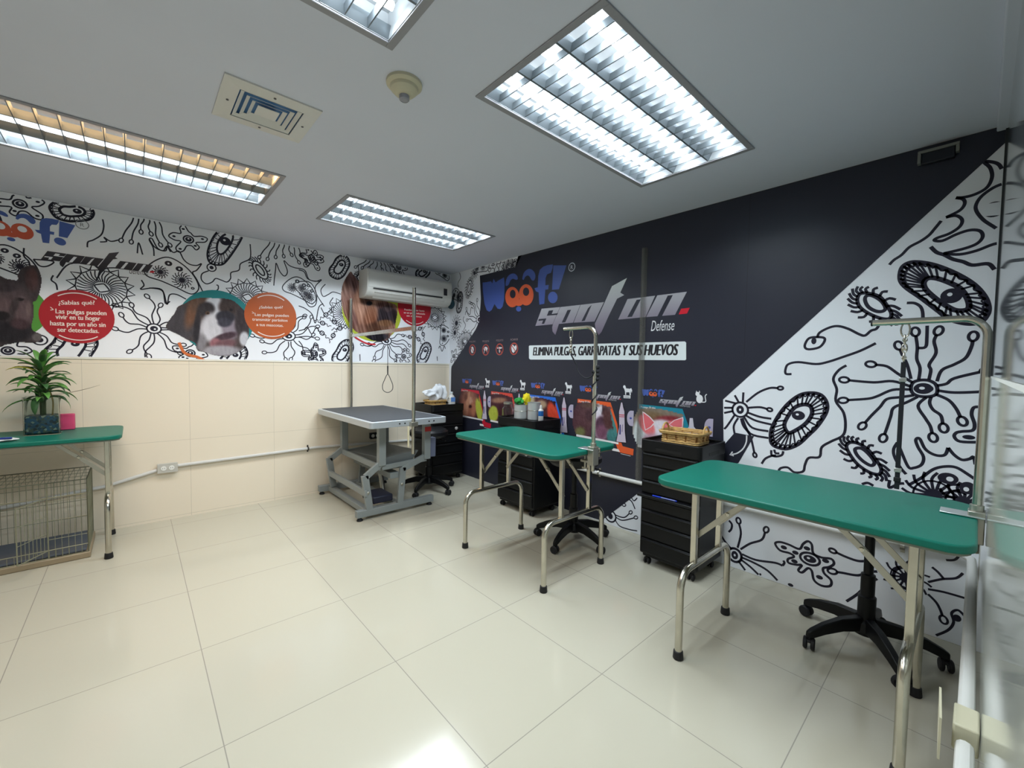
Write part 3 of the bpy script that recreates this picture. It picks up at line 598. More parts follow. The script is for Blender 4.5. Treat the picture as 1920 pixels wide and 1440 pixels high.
D.ell(P8(450, 1265), 0.014, 0.009, INK, 1); D.ell(P8(293, 1210), 0.006, 0.007, INK, 1)
for q in ([(820, 435), (850, 460), (880, 495)], [(800, 510), (870, 495), (940, 490), (975, 465)], [(800, 545), (880, 560), (985, 590)], [(830, 780), (900, 750), (928, 710), (918, 665), (950, 650), (985, 682)], [(890, 400), (940, 395), (975, 340)]): st(PC, q, w1*0.8)
st(PC, [(800, 570), (840, 610), (862, 650), (872, 680)], w1*0.8, 0.016); D.ell(PC(945, 690), 0.014, 0.016, INK, 1)
c = PC(690, 490); D.ring(c, 0.045, 0.05, w1, INK, 1); D.ell(c, 0.02, 0.025, INK, 1); d_urchin(D, PC(690, 490), 0.09, w1, 12)
# strip left of the third drawer cart
c = P1(1155, 1090); D.ring(c, 0.05, 0.045, w1, INK, 1); D.ell(c, 0.022, 0.024, INK, 1)
for i, q in enumerate(([(1170, 1060), (1200, 1010), (1240, 1010)], [(1185, 1080), (1250, 1100), (1290, 1070)], [(1190, 1095), (1240, 1120), (1325, 1102)], [(1185, 1110), (1220, 1160), (1290, 1185), (1345, 1195)], [(1172, 1115), (1190, 1165)], [(1160, 1118), (1165, 1160)], [(1148, 1118), (1145, 1150)], [(1240, 960), (1300, 980), (1330, 1040)], [(1290, 930), (1320, 980), (1345, 960)], [(1300, 960), (1345, 900)])): st(P1, q, 0.009, 0.014 if i < 3 else 0)
# left strip of the wall, next to the corner
for (u, v, sc) in ((0.26, 2.18, 1), (0.30, 1.60, 1)): pass
d_colony(D, (0.13, 2.05), 0.10, 0, 0.008); d_hairyat(D, wr(880, 540), 0.085, 0.045, 75, 0.008); d_star(D, wr(899, 599), 0.28, 14, seed=4, w=0.008); d_flower(D, wr(872, 640), 0.13, 0.10, 10, 0.008)
d_urchin(D, wr(856, 606), 0.10, 0.008); d_urchin(D, wr(853, 624), 0.09, 0.008); d_amoeba(D, wr(870, 660), 0.10, 30, 0.008); d_cellat(D, wr(862, 567), 0.12, 0.055, 80, 0.008)
d_amoeba(D, wr(925, 492), 0.13, 0, 0.008); d_colony(D, wr(900, 500), 0.12, 20, 0.008); d_drips(D, wr(945, 484), 5, 0.13, 0.07, 0.008); d_flower(D, wr(955, 500), 0.1, 0.08, 0, 0.008); d_wig(D, wr(968, 483), 0.2, 0.03, 70, 0.008); d_wig(D, wr(862, 520), 0.22, 0.02, 80, 0.008); d_wig(D, wr(871, 610), 0.2, 0.02, 95, 0.008)
d_urchin(D, wr(890, 512), 0.07, 0.008); d_wig(D, wr(880, 585), 0.16, 0.03, 20, 0.008); d_amoeba(D, (0.10, 1.35), 0.08, 60, 0.008)
D.build('doodle_drawings', mural, MO, (0.003, XR-0.002, 0.004, H-0.004))
B = Art('R')
T_ = lambda *q: wr(*q)
B.face([T_(982, 473), T_(966, 501), T_(900, 517), T_(902, 560), T_(899, 603), T_(892, 618), T_(847, 687), (0.045, 1.2), (0.03, 0.004), (1.90, 0.004), T_(1128, 976), T_(1195, 926), T_(1385, 868), T_(1414, 818), T_(1378, 811), T_(1357, 835), T_(1356, 749), T_(1421, 690), (XR-0.002, 2.235), (XR-0.002, H-0.002), T_(1300, 388)[:1]+(H-0.002,), (1.18, H-0.002)], DARK, 3)
# seam of the next vinyl panel
sx_ = wr(1405, 420)[0]; B.face([(sx_, 1.33), (sx_+0.002, 1.33), (sx_+0.002, H-0.003), (sx_, H-0.003)], (20, 20, 28), 4)
B.build('black_field', mural, MO)
Lg = Art('R'); logos(Lg, lambda q: q, DARK, 4)
Lg.ring(L1(828, 100), 0.034, 0.034, 0.007, (200, 205, 215), 4); Lg.text('R', (L1(828, 100)[0]-0.012, L1(828, 100)[1]-0.017), (L1(828, 100)[0]+0.013, L1(828, 100)[1]-0.017), 0.034, (200, 205, 215), 4, 0, 0.02)
Lg.text('Defense', L1(1540, 676), L1(1750, 668), 0.078, (225, 225, 228), 4, 0.25)
Lg.build('logo_lettering', mural, MO)
Bn = Art('R'); Bn.face([L1(442, 812), L1(447, 806), L1(1845, 769), L1(1857, 780), L1(1857, 930), L1(1848, 938), L1(455, 932), L1(443, 922)], (222, 228, 230), 4)
Bn.text('ELIMINA PULGAS, GARRAPATAS Y SUS HUEVOS', L1(480, 895), L1(1782, 893), 0.080, (30, 28, 36), 5, 0.20, 0.055)
Bn.build('slogan_banner', mural, MO)
# four round pictograms
for k, (x, y) in enumerate(((886, 656), (911, 656), (937, 655), (964, 654))):
    c = wr(x, y); r_ = 0.055; Ic = Art('R')
    Ic.ring(c, r_, r_, 0.012, (170, 72, 60), 4); Ic.stroke([(c[0]-r_*0.65, c[1]+r_*0.65), (c[0]+r_*0.65, c[1]-r_*0.65)], 0.009, (170, 72, 60), 6, smooth=False)
    if k == 0: Ic.ell(c, 0.026, 0.036, (215, 212, 214), 5)
    if k == 1:
        Ic.ell((c[0], c[1]+0.012), 0.034, 0.020, (215, 212, 214), 5)
        for s in (-1, 1): Ic.stroke([(c[0]+s*0.02, c[1]), (c[0]+s*0.028, c[1]-0.035)], 0.008, (215, 212, 214), 5, smooth=False)
    if k == 2: Ic.ell((c[0], c[1]+0.014), 0.042, 0.008, (215, 212, 214), 5); Ic.ell((c[0], c[1]-0.006), 0.008, 0.03, (215, 212, 214), 5)
    if k == 3: Ic.ell((c[0]-0.012, c[1]), 0.024, 0.040, (215, 212, 214), 5, 15); Ic.ell((c[0]+0.02, c[1]+0.005), 0.018, 0.03, (215, 212, 214), 5, -20)
    Ic.text(('PULGAS', 'PIOJOS', 'MOSQUITOS', 'ÁCAROS')[k], (c[0]-0.055, c[1]+0.082), (c[0]+0.055, c[1]+0.082), 0.02, (150, 130, 130), 5)
    Ic.build('pest_pictogram', mural, MO)
# curved arrow on the small black flap
Ar = Art('R'); PA = E8(0.27778, 1160, 740)
Ar.stroke([PA(865, 275), PA(862, 320), PA(840, 365), PA(800, 395), PA(762, 403)], 0.008, (225, 225, 228), 4)
Ar.stroke([PA(770, 385), PA(752, 406), PA(778, 412)], 0.008, (225, 225, 228), 4, smooth=False)
Ar.build('curved_arrow', mural, MO)

# ---- printed photographs painted as soft colour patches ----
def inpoly(x, y, P):
    r_ = False; j = len(P)-1
    for i in range(len(P)):
        if (P[i][1] > y) != (P[j][1] > y) and x < (P[j][0]-P[i][0])*(y-P[i][1])/(P[j][1]-P[i][1])+P[i][0]: r_ = not r_
        j = i
    return r_
def vnoise(x, y):
    i, j = math.floor(x), math.floor(y); f, g = x-i, y-j; f = f*f*(3-2*f); g = g*g*(3-2*g)
    h = lambda a, b: (math.sin(a*127.1+b*311.7)*43758.5453) % 1
    return (h(i, j)*(1-f)+h(i+1, j)*f)*(1-g)+(h(i, j+1)*(1-f)+h(i+1, j+1)*f)*g
def photo(A, mp, outline, base, blobs, step, l=5, seed=3, grain=5, fur=(80, 16, 40, 8)):
    fa, fb = cos(radians(fur[0])), sin(radians(fur[0]))
    out = catmull(outline, 4, True) if len(outline) > 5 else outline
    x0, x1 = min(p[0] for p in out), max(p[0] for p in out); y0, y1 = min(p[1] for p in out), max(p[1] for p in out)
    nx, ny = int((x1-x0)/step)+1, int((y1-y0)/step)+1; r_ = random.Random(seed); id_ = {}
    B_ = [(bx, by, rx, ry, cos(radians(a)), sin(radians(a)), c, s) for (bx, by, rx, ry, a, c, s) in blobs]
    def vert(i, j):
        if (i, j) in id_: return id_[(i, j)]
        x, y = x0+i*step, y0+j*step; c = base
        for (bx, by, rx, ry, ca, sa, col, s) in B_:
            dx, dy = x-bx, y-by; u = (dx*ca+dy*sa)/rx; v = (-dx*sa+dy*ca)/ry; d = math.sqrt(u*u+v*v)
            k = max(0.0, min(1.0, (1-d)/s+0.5)) if s > 0 else (1.0 if d < 1 else 0.0)
            if k > 0: k = k*k*(3-2*k); c = tuple(a+(b-a)*k for a, b in zip(c, col))
        g = r_.uniform(-grain, grain)+(vnoise((x*fa+y*fb)/fur[2], (-x*fb+y*fa)/fur[1])-0.5)*2*fur[3]; c = tuple(max(0, min(255, a+g)) for a in c)
        id_[(i, j)] = len(A.v); q = mp(x, y); A.v.append(A.p3(q[0], q[1], l)); A.c.append(lin(tuple(max(a, 1.2) for a in c))); return id_[(i, j)]
    for j in range(ny):
        for i in range(nx):
            if inpoly(x0+(i+0.5)*step, y0+(j+0.5)*step, out): A.f.append((vert(i, j), vert(i+1, j), vert(i+1, j+1), vert(i, j+1)))

# ---- five product posters: frame, photo, applicator tube ----
P4 = E8(0.15625, 1060, 660); P4o = P4(680, 760)
def poster(k, u0, frame, photo_spec, strip2, icon, label):
    A = Art('R'); du = u0-P4o[0]; m = lambda x, y: (lambda q: (q[0]+du, q[1]))(P4(x, y)); sg = (k == 4)
    f = lambda pts, c, l: A.face([m(*p) for p in pts], c, l)
    f([(150, 560), (545, 605), (625, 860), (640, 1000), (690, 1130), (822, 1165), (815, 1240), (640, 1200), (600, 1075), (575, 960), (530, 660), (148, 615)], frame, 5)
    photo(A, m, photo_spec[0], photo_spec[1], photo_spec[2], 12, 6, 3+k)
    f([(530, 660), (548, 700), (620, 930), (632, 1080), (600, 1085), (560, 1040)], strip2, 5)
    f([(135, 985), (640, 1085), (640, 1108), (135, 1012)], (225, 222, 224), 7)
    f([(560, 1150), (640, 1165), (660, 1200), (565, 1182)], (225, 222, 224), 7)
    # tube
    if not sg:
        f([(668, 600), (690, 600), (700, 650), (712, 660), (722, 715), (735, 1085), (735, 1096), (607, 1080), (640, 900), (640, 715), (652, 660)], (24, 22, 30), 7)
        f([(672, 606), (686, 606), (696, 660), (712, 715), (716, 950), (730, 1086), (616, 1074), (650, 900), (648, 715), (660, 665)], (196, 184, 200), 8)
        f([(650, 748), (712, 752), (712, 762), (650, 758)], (190, 40, 55), 9); f([(650, 770), (712, 774), (712, 782), (650, 778)], (190, 40, 55), 9)
        f([(655, 870), (668, 872), (668, 990), (650, 988)], (50, 50, 120), 9)
        A.stroke([m(690, 870), m(684, 960)], 0.004, (60, 50, 90), 9, smooth=False)
    else:
        f([(612, 700), (640, 700), (650, 790), (680, 830), (690, 1000), (570, 985), (580, 825), (605, 790)], (205, 200, 212), 8)
        f([(600, 880), (665, 888), (668, 950), (596, 942)], (110, 100, 170), 9)
    if sg:
        f([(178, 636), (196, 645), (250, 690), (300, 752), (262, 800), (205, 838), (190, 760)], (228, 210, 216), 6.6); f([(187, 650), (242, 696), (286, 752), (254, 796), (210, 826), (196, 755)], (220, 104, 112), 6.8)
        f([(552, 690), (556, 720), (548, 800), (480, 812), (420, 770), (470, 722)], (228, 210, 216), 6.6); f([(545, 702), (543, 794), (482, 804), (430, 770), (474, 728)], (220, 108, 116), 6.8)
    # round badge
    cc = m(790, 795); A.face([(cc[0]+0.034*cos(t), cc[1]+0.058*sin(t)) for t in [pi/2+pi*q/16 for q in range(17)]]+[(cc[0]+0.022, cc[1]-0.058), (cc[0]+0.022, cc[1]+0.058)], (176, 168, 190), 7)
    A.ell((cc[0]-0.002, cc[1]), 0.010, 0.008, (70, 80, 160), 8)
    # little logos
    s_ = 0.155; q0 = m(175, 390); w0 = L1(25, 195)
    T = lambda q: (q0[0]+(q[0]-w0[0])*s_*1.0, q0[1]+(q[1]-w0[1])*s_)
    q1 = m(330, 525); s0 = L1(500, 560); T2 = lambda q: (q1[0]+(q[0]-s0[0])*0.185, q1[1]+(q[1]-s0[1])*0.185)
    logos(A, T, DARK, 6, spot=False); logos(A, T2, DARK, 6, woof=False)
    A.text('defense', m(520, 578), m(615, 590), 0.014, (170, 170, 175), 6, 0.25)
    # animal silhouette and weight label
    k_ = 0.66; ic = m(740, 455); WH = (226, 226, 230)
    if icon == 'cat':
        ic = m(700, 500); SH = [('e', 0, 0, 0.022, 0.028), ('e', -0.015, 0.032, 0.014, 0.014), ('t', -0.027, 0.040), ('t', -0.007, 0.042)]
        for q in SH:
            if q[0] == 'e': A.ell((ic[0]+q[1], ic[1]+q[2]), q[3], q[4], WH, 6)
            else: A.face([(ic[0]+q[1], ic[1]+q[2]), (ic[0]+q[1]+0.010, ic[1]+q[2]), (ic[0]+q[1]+0.004, ic[1]+q[2]+0.015)], WH, 6)
        A.stroke([(ic[0]+0.012, ic[1]-0.02), (ic[0]+0.040, ic[1]-0.015), (ic[0]+0.036, ic[1]+0.02), (ic[0]+0.046, ic[1]+0.034)], 0.006, WH, 7.5)
    else:
        ic = m(745, 462); DG = [(-0.044, 0.024), (-0.040, 0.036), (-0.028, 0.040), (-0.018, 0.032), (-0.012, 0.016), (0.026, 0.014), (0.040, 0.020), (0.050, 0.004), (0.046, -0.018), (0.040, -0.002), (0.036, -0.012), (0.038, -0.034), (0.026, -0.034), (0.022, -0.012), (-0.010, -0.014), (-0.010, -0.034), (-0.020, -0.034), (-0.022, -0.010), (-0.030, 0.010)]
        A.face([(ic[0]+a*0.85, ic[1]+b) for a, b in DG], WH, 6)
        f([(700, 518), (785, 523), (783, 558), (702, 553)], WH, 6)
        A.stroke([m(708, 533), m(777, 538)], 0.003, (90, 90, 95), 7.5, smooth=False); A.stroke([m(708, 545), m(777, 550)], 0.003, (90, 90, 95), 7.5, smooth=False)
    # caption under the frame
    A.stroke([m(665, 1218), m(785, 1248)], 0.004, (200, 200, 205), 6, smooth=False)
    A.text('Protege 30 días', m(165, 598), m(300, 608), 0.014, (240, 235, 235), 9); 
    o = A.build('product_poster', mural, MO); o['label'] = label
PO = [(148, 615), (522, 655), (545, 720), (585, 960), (610, 1075), (135, 985)]
yk = [(330, 800, 190, 230, 0, (150, 96, 78), .8), (250, 900, 60, 140, 10, (178, 120, 96), .9), (420, 900, 60, 130, 0, (168, 108, 84), .9), (340, 760, 60, 60, 0, (196, 150, 130), 1), (350, 860, 34, 26, 0, (60, 30, 34), .9), (300, 760, 34, 150, 12, (190, 136, 108), .9), (250, 700, 40, 60, 20, (110, 64, 54), .9), (540, 930, 60, 200, -12, (176, 182, 70), .4)]
bl = [(300, 850, 150, 260, 0, (84, 42, 44), .9), (330, 700, 80, 60, 0, (178, 150, 122), .8), (345, 900, 40, 120, 0, (110, 52, 44), .9), (520, 900, 80, 240, -15, (214, 74, 50), .3), (150, 640, 80, 90, 0, (186, 172, 140), .8)]
bd = [(220, 840, 110, 210, 10, (86, 56, 62), .9), (440, 760, 190, 160, 0, (104, 74, 76), .8), (470, 720, 50, 60, 0, (66, 44, 54), .7), (310, 760, 70, 80, 0, (70, 44, 52), .6), (395, 700, 46, 110, 8, (222, 216, 226), .35), (435, 900, 98, 150, 0, (212, 196, 214), .3), (435, 880, 74, 110, 0, (78, 50, 68), .4), (440, 960, 75, 90, 0, (112, 70, 92), .7), (520, 820, 60, 140, -15, (82, 50, 52), .7), (180, 960, 60, 60, 0, (110, 110, 70), .9), (560, 1010, 60, 90, 0, (60, 120, 120), .5), (300, 640, 110, 30, 0, (90, 66, 60), .9)]
ct = [(250, 700, 120, 60, 0, (120, 96, 70), .9), (420, 720, 120, 40, 0, (130, 40, 50), .9), (150, 900, 60, 180, 0, (196, 204, 206), .5), (350, 850, 150, 130, 0, (220, 212, 222), .3), (218, 780, 60, 120, -28, (226, 116, 120), .3), (440, 800, 90, 60, -40, (220, 110, 116), .3), (215, 740, 20, 60, -20, (196, 70, 84), .8), (260, 960, 80, 90, 0, (178, 140, 160), .8), (240, 950, 30, 14, 10, (66, 50, 66), .5), (300, 960, 30, 14, 10, (66, 50, 66), .5)]
poster(0, 0.690, (188, 30, 52), (PO, (60, 26, 34), yk), (166, 172, 62), 'dog', 'poster with red frame and small brown dog')
poster(1, 1.232, (206, 70, 58), (PO, (70, 34, 44), [(190, 900, 90, 120, 0, (172, 180, 70), .3), (400, 800, 120, 200, 0, (60, 26, 36), .8), (300, 700, 140, 40, 0, (150, 110, 90), .9)]), (120, 60, 60), 'dog', 'poster half hidden behind jars')
poster(2, 1.806, (44, 110, 210), (PO, (48, 20, 32), bl), (214, 66, 50), 'dog', 'poster with blue frame and dark dog')
poster(3, 2.389, (222, 92, 46), (PO, (72, 44, 54), bd), (70, 130, 130), 'dog', 'poster with orange frame and brown white dog')
poster(4, 2.972, (30, 128, 150), (PO, (124, 110, 98), ct), (30, 128, 150), 'cat', 'poster with teal frame and pink-eared cat')

# ---------------- left wall frieze ----------------
fr_ = thing('wall_mural', 'white doodled vinyl frieze with dog portraits above the beige tiles', 'wall mural', (0, -2.3, 0)); FO = (0, -2.3, 0)
A = Art('L'); A.face([(YF+0.001, TILEH+0.013), (-0.001, TILEH+0.013), (-0.001, H-0.002), (YF+0.001, H-0.002)], WHT, 0)
A.build('white_field', fr_, FO)
D = Art('L'); wA = 0.0086
PA_ = lambda x, y: wl(x*0.25, 340+y*0.25); PB = lambda x, y: wl(280+x*0.22222, 380+y*0.22222); PCc = lambda x, y: wl(560+x*0.208333, 460+y*0.208333)
def sl_(P, pts, w=wA, loop=0): d_tent(D, [P(*p) for p in pts], w, loop)
d_amoeba(D, PA_(150, 170), 0.10, 20, wA); d_cellat(D, PA_(545, 225), 0.105, 0.065, 15, wA); d_drips(D, PA_(1090, 250), 6, 0.19, 0.042, wA, 2)
sl_(PA_, [(770, 285), (778, 340), (760, 400), (700, 440), (660, 455), (655, 495)]); sl_(PA_, [(750, 455), (800, 450), (780, 420), (830, 450), (890, 440)])
sl_(PA_, [(1030, 540), (1040, 460), (1070, 550)]); sl_(PA_, [(1155, 560), (1150, 500), (1120, 440), (1140, 430), (1180, 500), (1225, 520), (1250, 490), (1280, 530)])
d_flower(D, PA_(765, 800), 0.135, 0.125, -20, wA); d_colony(D, PA_(60, 600), 0.12, 0, wA)
sl_(PA_, [(180, 500), (180, 560), (215, 600), (225, 640)]); sl_(PA_, [(400, 705), (385, 740), (420, 770), (430, 815)]); sl_(PA_, [(425, 725), (520, 620), (690, 625), (740, 650)]); sl_(PA_, [(720, 745), (790, 655), (940, 655)])
sl_(PA_, [(250, 585), (300, 635), (360, 635), (400, 600), (250, 585)]); sl_(PA_, [(1060, 740), (1080, 780), (1055, 810), (1150, 800), (1220, 820), (1240, 915), (1275, 900)])
d_star(D, PA_(1155, 1105), 0.245, 14, (0.042, 0.036), 2, w=wA); d_cellat(D, PA_(540, 1250), 0.15, 0.105, 60, wA); c = PA_(300, 1190); D.ring(c, 0.034, 0.032, wA, INK, 1); D.ell(c, 0.016, 0.016, INK, 1)
sl_(PA_, [(795, 1262), (800, 1345)]); d_amoeba(D, PA_(60, 1270), 0.09, 0, wA)
d_amoeba(D, PB(330, 310), 0.105, 0, wA, -1)
d_cell(D, [PB(*q) for q in [(590, 235), (540, 290), (500, 380), (490, 450), (510, 505), (560, 525), (620, 520), (670, 470), (720, 400), (770, 320), (785, 270), (740, 255), (690, 245), (640, 235)]], [PB(*q) for q in [(570, 390), (580, 330), (620, 280), (670, 262), (705, 280), (695, 330), (660, 390), (620, 430), (585, 430)]], PB(640, 325), (0.038, 0.034), wA, 26)
D.ring(PB(525, 548), 0.03, 0.03, wA, INK, 1); D.ell(PB(525, 548), 0.014, 0.014, INK, 1)
sl_(PB, [(500, 575), (445, 600), (440, 650), (480, 685), (530, 670), (560, 640), (610, 655), (655, 670), (685, 640), (690, 590), (755, 570), (770, 515), (840, 480), (855, 440), (850, 350)])
d_hairyat(D, PB(935, 570), 0.082, 0.042, -55, wA); d_colony(D, PB(185, 610), 0.155, 0, wA); d_colony(D, PB(1262, 735), 0.135, 0, wA)
d_flower(D, PB(830, 800), 0.125, 0.12, -10, wA); d_star(D, PB(1175, 1125), 0.27, 13, seed=5, w=wA); d_amoeba(D, PB(1390, 1270), 0.095, 10, wA); d_drips(D, PB(1130, 320), 7, 0.17, 0.05, wA, 6)
d_amoeba(D, PB(345, 1270), 0.10, -10, wA); d_cellat(D, PB(710, 1310), 0.13, 0.08, 60, wA); d_amoeba(D, PB(1375, 480), 0.09, 0, wA); sl_(PB, [(870, 1255), (880, 1335)])
sl_(PB, [(0, 310), (40, 370), (90, 400), (140, 405), (150, 365), (200, 420), (250, 410), (290, 480), (340, 520), (400, 530), (440, 515), (400, 570), (365, 590), (400, 650), (450, 750)])
sl_(PB, [(0, 720), (80, 730), (120, 760), (150, 860), (170, 780), (230, 775), (310, 815)]); sl_(PB, [(1050, 700), (1055, 640), (1065, 560), (1070, 510), (1100, 580), (1140, 620), (1165, 580), (1135, 490), (1180, 530), (1230, 550), (1310, 570), (1350, 650), (1440, 665)])
sl_(PB, [(555, 750), (580, 730), (580, 700), (565, 695)]); d_wig(D, PB(1370, 1080), 0.13, 0.03, 0, wA)
d_amoeba(D, PCc(115, 110), 0.092, 0, wA, -1); d_cellat(D, PCc(370, 195), 0.13, 0.072, 60, wA); sl_(PCc, [(240, 350), (200, 400), (220, 460), (270, 440), (310, 420), (380, 440)]); d_colony(D, PCc(65, 420), 0.115, -30, wA)
sl_(PCc, [(0, 220), (50, 240), (80, 300), (150, 325), (205, 310), (150, 370), (160, 440), (230, 550)]); sl_(PCc, [(0, 545), (60, 570), (120, 620), (150, 700), (180, 560), (220, 525)]); sl_(PCc, [(535, 175), (535, 270), (480, 300)])
for q, r_ in (((245, 625), 40), ((215, 700), 160), ((320, 690), -30), ((370, 748), 10), ((210, 790), -40), ((310, 812), 60), ((1090, 750), 20), ((1120, 800), 100), ((1078, 845), -50), ((1000, 825), 170)): d_diatom(D, PCc(*q), 0.019, r_, wA)
sl_(PCc, [(265, 600), (300, 560), (280, 520), (310, 470)]); sl_(PCc, [(200, 560), (230, 620)]); d_flower(D, PCc(420, 610), 0.12, 0.12, 0, wA, 90, 300)
d_amoeba(D, PCc(140, 985), 0.095, 10, wA); d_cellat(D, PCc(400, 965), 0.14, 0.075, 60, wA); d_star(D, PCc(790, 860), 0.25, 16, seed=8, w=wA); d_amoeba(D, PCc(945, 1000), 0.085, 10, wA); d_cellat(D, PCc(1130, 970), 0.13, 0.07, 65, wA)
d_flower(D, PCc(1225, 650), 0.12, 0.11, 0, wA); d_colony(D, PCc(1310, 800), 0.11, -70, wA); d_drips(D, PCc(720, 150), 8, 0.10, 0.055, wA, 9); d_amoeba(D, PCc(900, 200), 0.09, 0, wA); d_cellat(D, PCc(1120, 245), 0.10, 0.06, 40, wA); d_colony(D, PCc(1290, 250), 0.09, 0, wA); d_hairyat(D, PCc(570, 310), 0.06, 0.035, -40, wA)
sl_(PCc, [(0, 770), (60, 750), (100, 700), (110, 660)], wA, 0.016); sl_(PCc, [(0, 825), (80, 820), (150, 835)], wA, 0.018); sl_(PCc, [(0, 860), (30, 900), (40, 950)], wA, 0.012); sl_(PCc, [(1245, 1000), (1248, 1040)]); sl_(PCc, [(550, 980), (552, 1040)]); d_wig(D, PCc(1290, 930), 0.09, 0.03, 0, wA)
# unseen stretch further left keeps the same pattern
for k, y in enumerate((-3.75, -4.3)): d_star(D, (y, 1.6), 0.34, 14, seed=20+k, w=wA); d_cellat(D, (y+0.22, 2.05), 0.16, 0.09, 50, wA); d_amoeba(D, (y-0.15, 2.1), 0.14, 0, wA)
D.build('doodle_drawings', fr_, FO, (YF, -0.002, TILEH+0.013, H-0.004))
# logo block
Lg = Art('L', 2)
def aff(a0, a1, b0, b1):   # uniform map taking panel points a0->b0, a1->b1 (no rotation)
    s = (b1[0]-b0[0])/(a1[0]-a0[0]); return lambda q: (b0[0]+(q[0]-a0[0])*s, b0[1]+(q[1]-a0[1])*s*1.0)
Tw = aff(L1(417, 322), L1(720, 85), PA_(168, 360), PA_(505, 283)); Tsp = aff(L1(500, 560), L1(1890, 500), PA_(305, 552), PA_(1160, 640))
Tsp2 = lambda q: (Tsp(q)[0], Tsp(q)[1]-0.02*(q[0]-1.4)*0)
logos(Lg, Tw, WHT, 1, cw=(74, 98, 168), co=(206, 92, 66), spot=False); logos(Lg, Tsp, WHT, 1, dark=True, woof=False)
Lg.ring(PA_(617, 325), 0.032, 0.03, 0.005, (130, 132, 140), 1); Lg.text('R', (PA_(617, 325)[0]-0.01, PA_(617, 325)[1]-0.014), (PA_(617, 325)[0]+0.01, PA_(617, 325)[1]-0.014), 0.026, (130, 132, 140), 1)
Lg.text('defense', PA_(970, 692), PA_(1112, 705), 0.05, (90, 90, 96), 1, 0.25)
Lg.build('logo_lettering', fr_, FO)
def circ(name, P, c, rx, col, lines, hs, extra=None, label=None):
    A = Art('L', 4+len(lines)*0.35); cc = P(*c); a = P(c[0]-rx, c[1]); b = P(c[0]+rx, c[1]); r_ = (b[0]-a[0])/2; cc = ((a[0]+b[0])/2, cc[1])
    A.ell(cc, r_, r_, col, 1, n=40)
    for s in (1, -1): A.stroke([(cc[0]+r_*0.88*cos(t), cc[1]+s*r_*0.88*sin(t)) for t in [pi/2-0.62+1.24*k/10 for k in range(11)]], r_*0.035, (235, 225, 220), 2, sub=2)
    for (s, x0, y0, x1, y1, h) in lines: A.text(s, P(x0, y0), P(x1, y1), h, (236, 222, 214), 2, 0, 0.03)
    o = A.build(name, fr_, FO); 
    if label: o['label'] = label
# dog portraits: coloured discs then heads
def disc(P, c, rx, col):
    DK = Art('L', 2.5)
    a = P(c[0]-rx, c[1]); b = P(c[0]+rx, c[1]); r_ = (b[0]-a[0])/2; cc = ((a[0]+b[0])/2, P(*c)[1]); DK.ell(cc, r_, r_, col, 1, n=48); DK.build('portrait_disc', fr_, FO)
disc(PA_, (30, 960), 330, (86, 150, 62)); disc(PB, (560, 1000), 315, (38, 132, 136)); disc(PCc, (655, 585), 268, (176, 186, 60))
DK = Art('L', 7); DK.stroke([PCc(*q) for q in [(455, 760), (500, 820), (560, 860), (620, 885), (690, 892)]], 0.016, (196, 50, 60), 2)
DK.stroke([PB(*q) for q in [(250, 1180), (290, 1260), (350, 1290), (400, 1300), (460, 1330)]], 0.02, (206, 110, 60), 2)
DK.build('portrait_outline', fr_, FO)
def dogp(P, *a):
    Dg = Art('L', 5.5); photo(Dg, P, *a); Dg.build('dog_portrait', fr_, FO)
dogp(PB, [(140, 1040), (180, 975), (215, 930), (240, 880), (300, 850), (370, 815), (450, 803), (540, 806), (640, 810), (710, 830), (780, 890), (825, 940), (836, 1010), (840, 1100), (830, 1150), (795, 1220), (740, 1265), (660, 1293), (560, 1288), (470, 1262), (405, 1240), (385, 1185), (320, 1155), (240, 1110), (165, 1075)], (74, 62, 62),
 [(270, 1020, 130, 150, -30, (66, 62, 68), .6), (360, 920, 50, 140, 15, (112, 78, 60), .9), (440, 860, 90, 60, -20, (98, 74, 62), .8), (545, 860, 75, 75, 0, (208, 208, 216), .5), (560, 940, 50, 90, 0, (205, 205, 214), .6), (480, 900, 72, 62, 0, (50, 44, 48), .5), (660, 880, 75, 75, 10, (64, 50, 48), .6), (480, 1060, 60, 130, 20, (172, 168, 176), .7), (570, 1060, 130, 130, 0, (204, 202, 210), .5), (680, 1060, 70, 110, 0, (142, 132, 144), .7), (780, 1010, 60, 120, 0, (58, 50, 54), .5), (640, 965, 80, 52, 5, (44, 42, 52), .4), (635, 1010, 60, 40, 0, (60, 58, 70), .6),
  (640, 1130, 100, 30, -15, (70, 50, 60), .6), (560, 1190, 50, 45, 0, (150, 98, 106), .7), (640, 1195, 90, 40, -10, (112, 78, 84), .8), (600, 1250, 170, 45, 0, (160, 156, 164), .7), (430, 1180, 50, 70, 0, (130, 126, 132), .8), (490, 932, 18, 14, 0, (90, 62, 44), .5), (492, 932, 8, 8, 0, (14, 12, 14), .5), (690, 905, 14, 12, 0, (26, 20, 24), .5), (400, 1060, 26, 160, 5, (40, 36, 42), .8), (800, 1150, 40, 60, 0, (196, 196, 204), .6)], 5, 1)
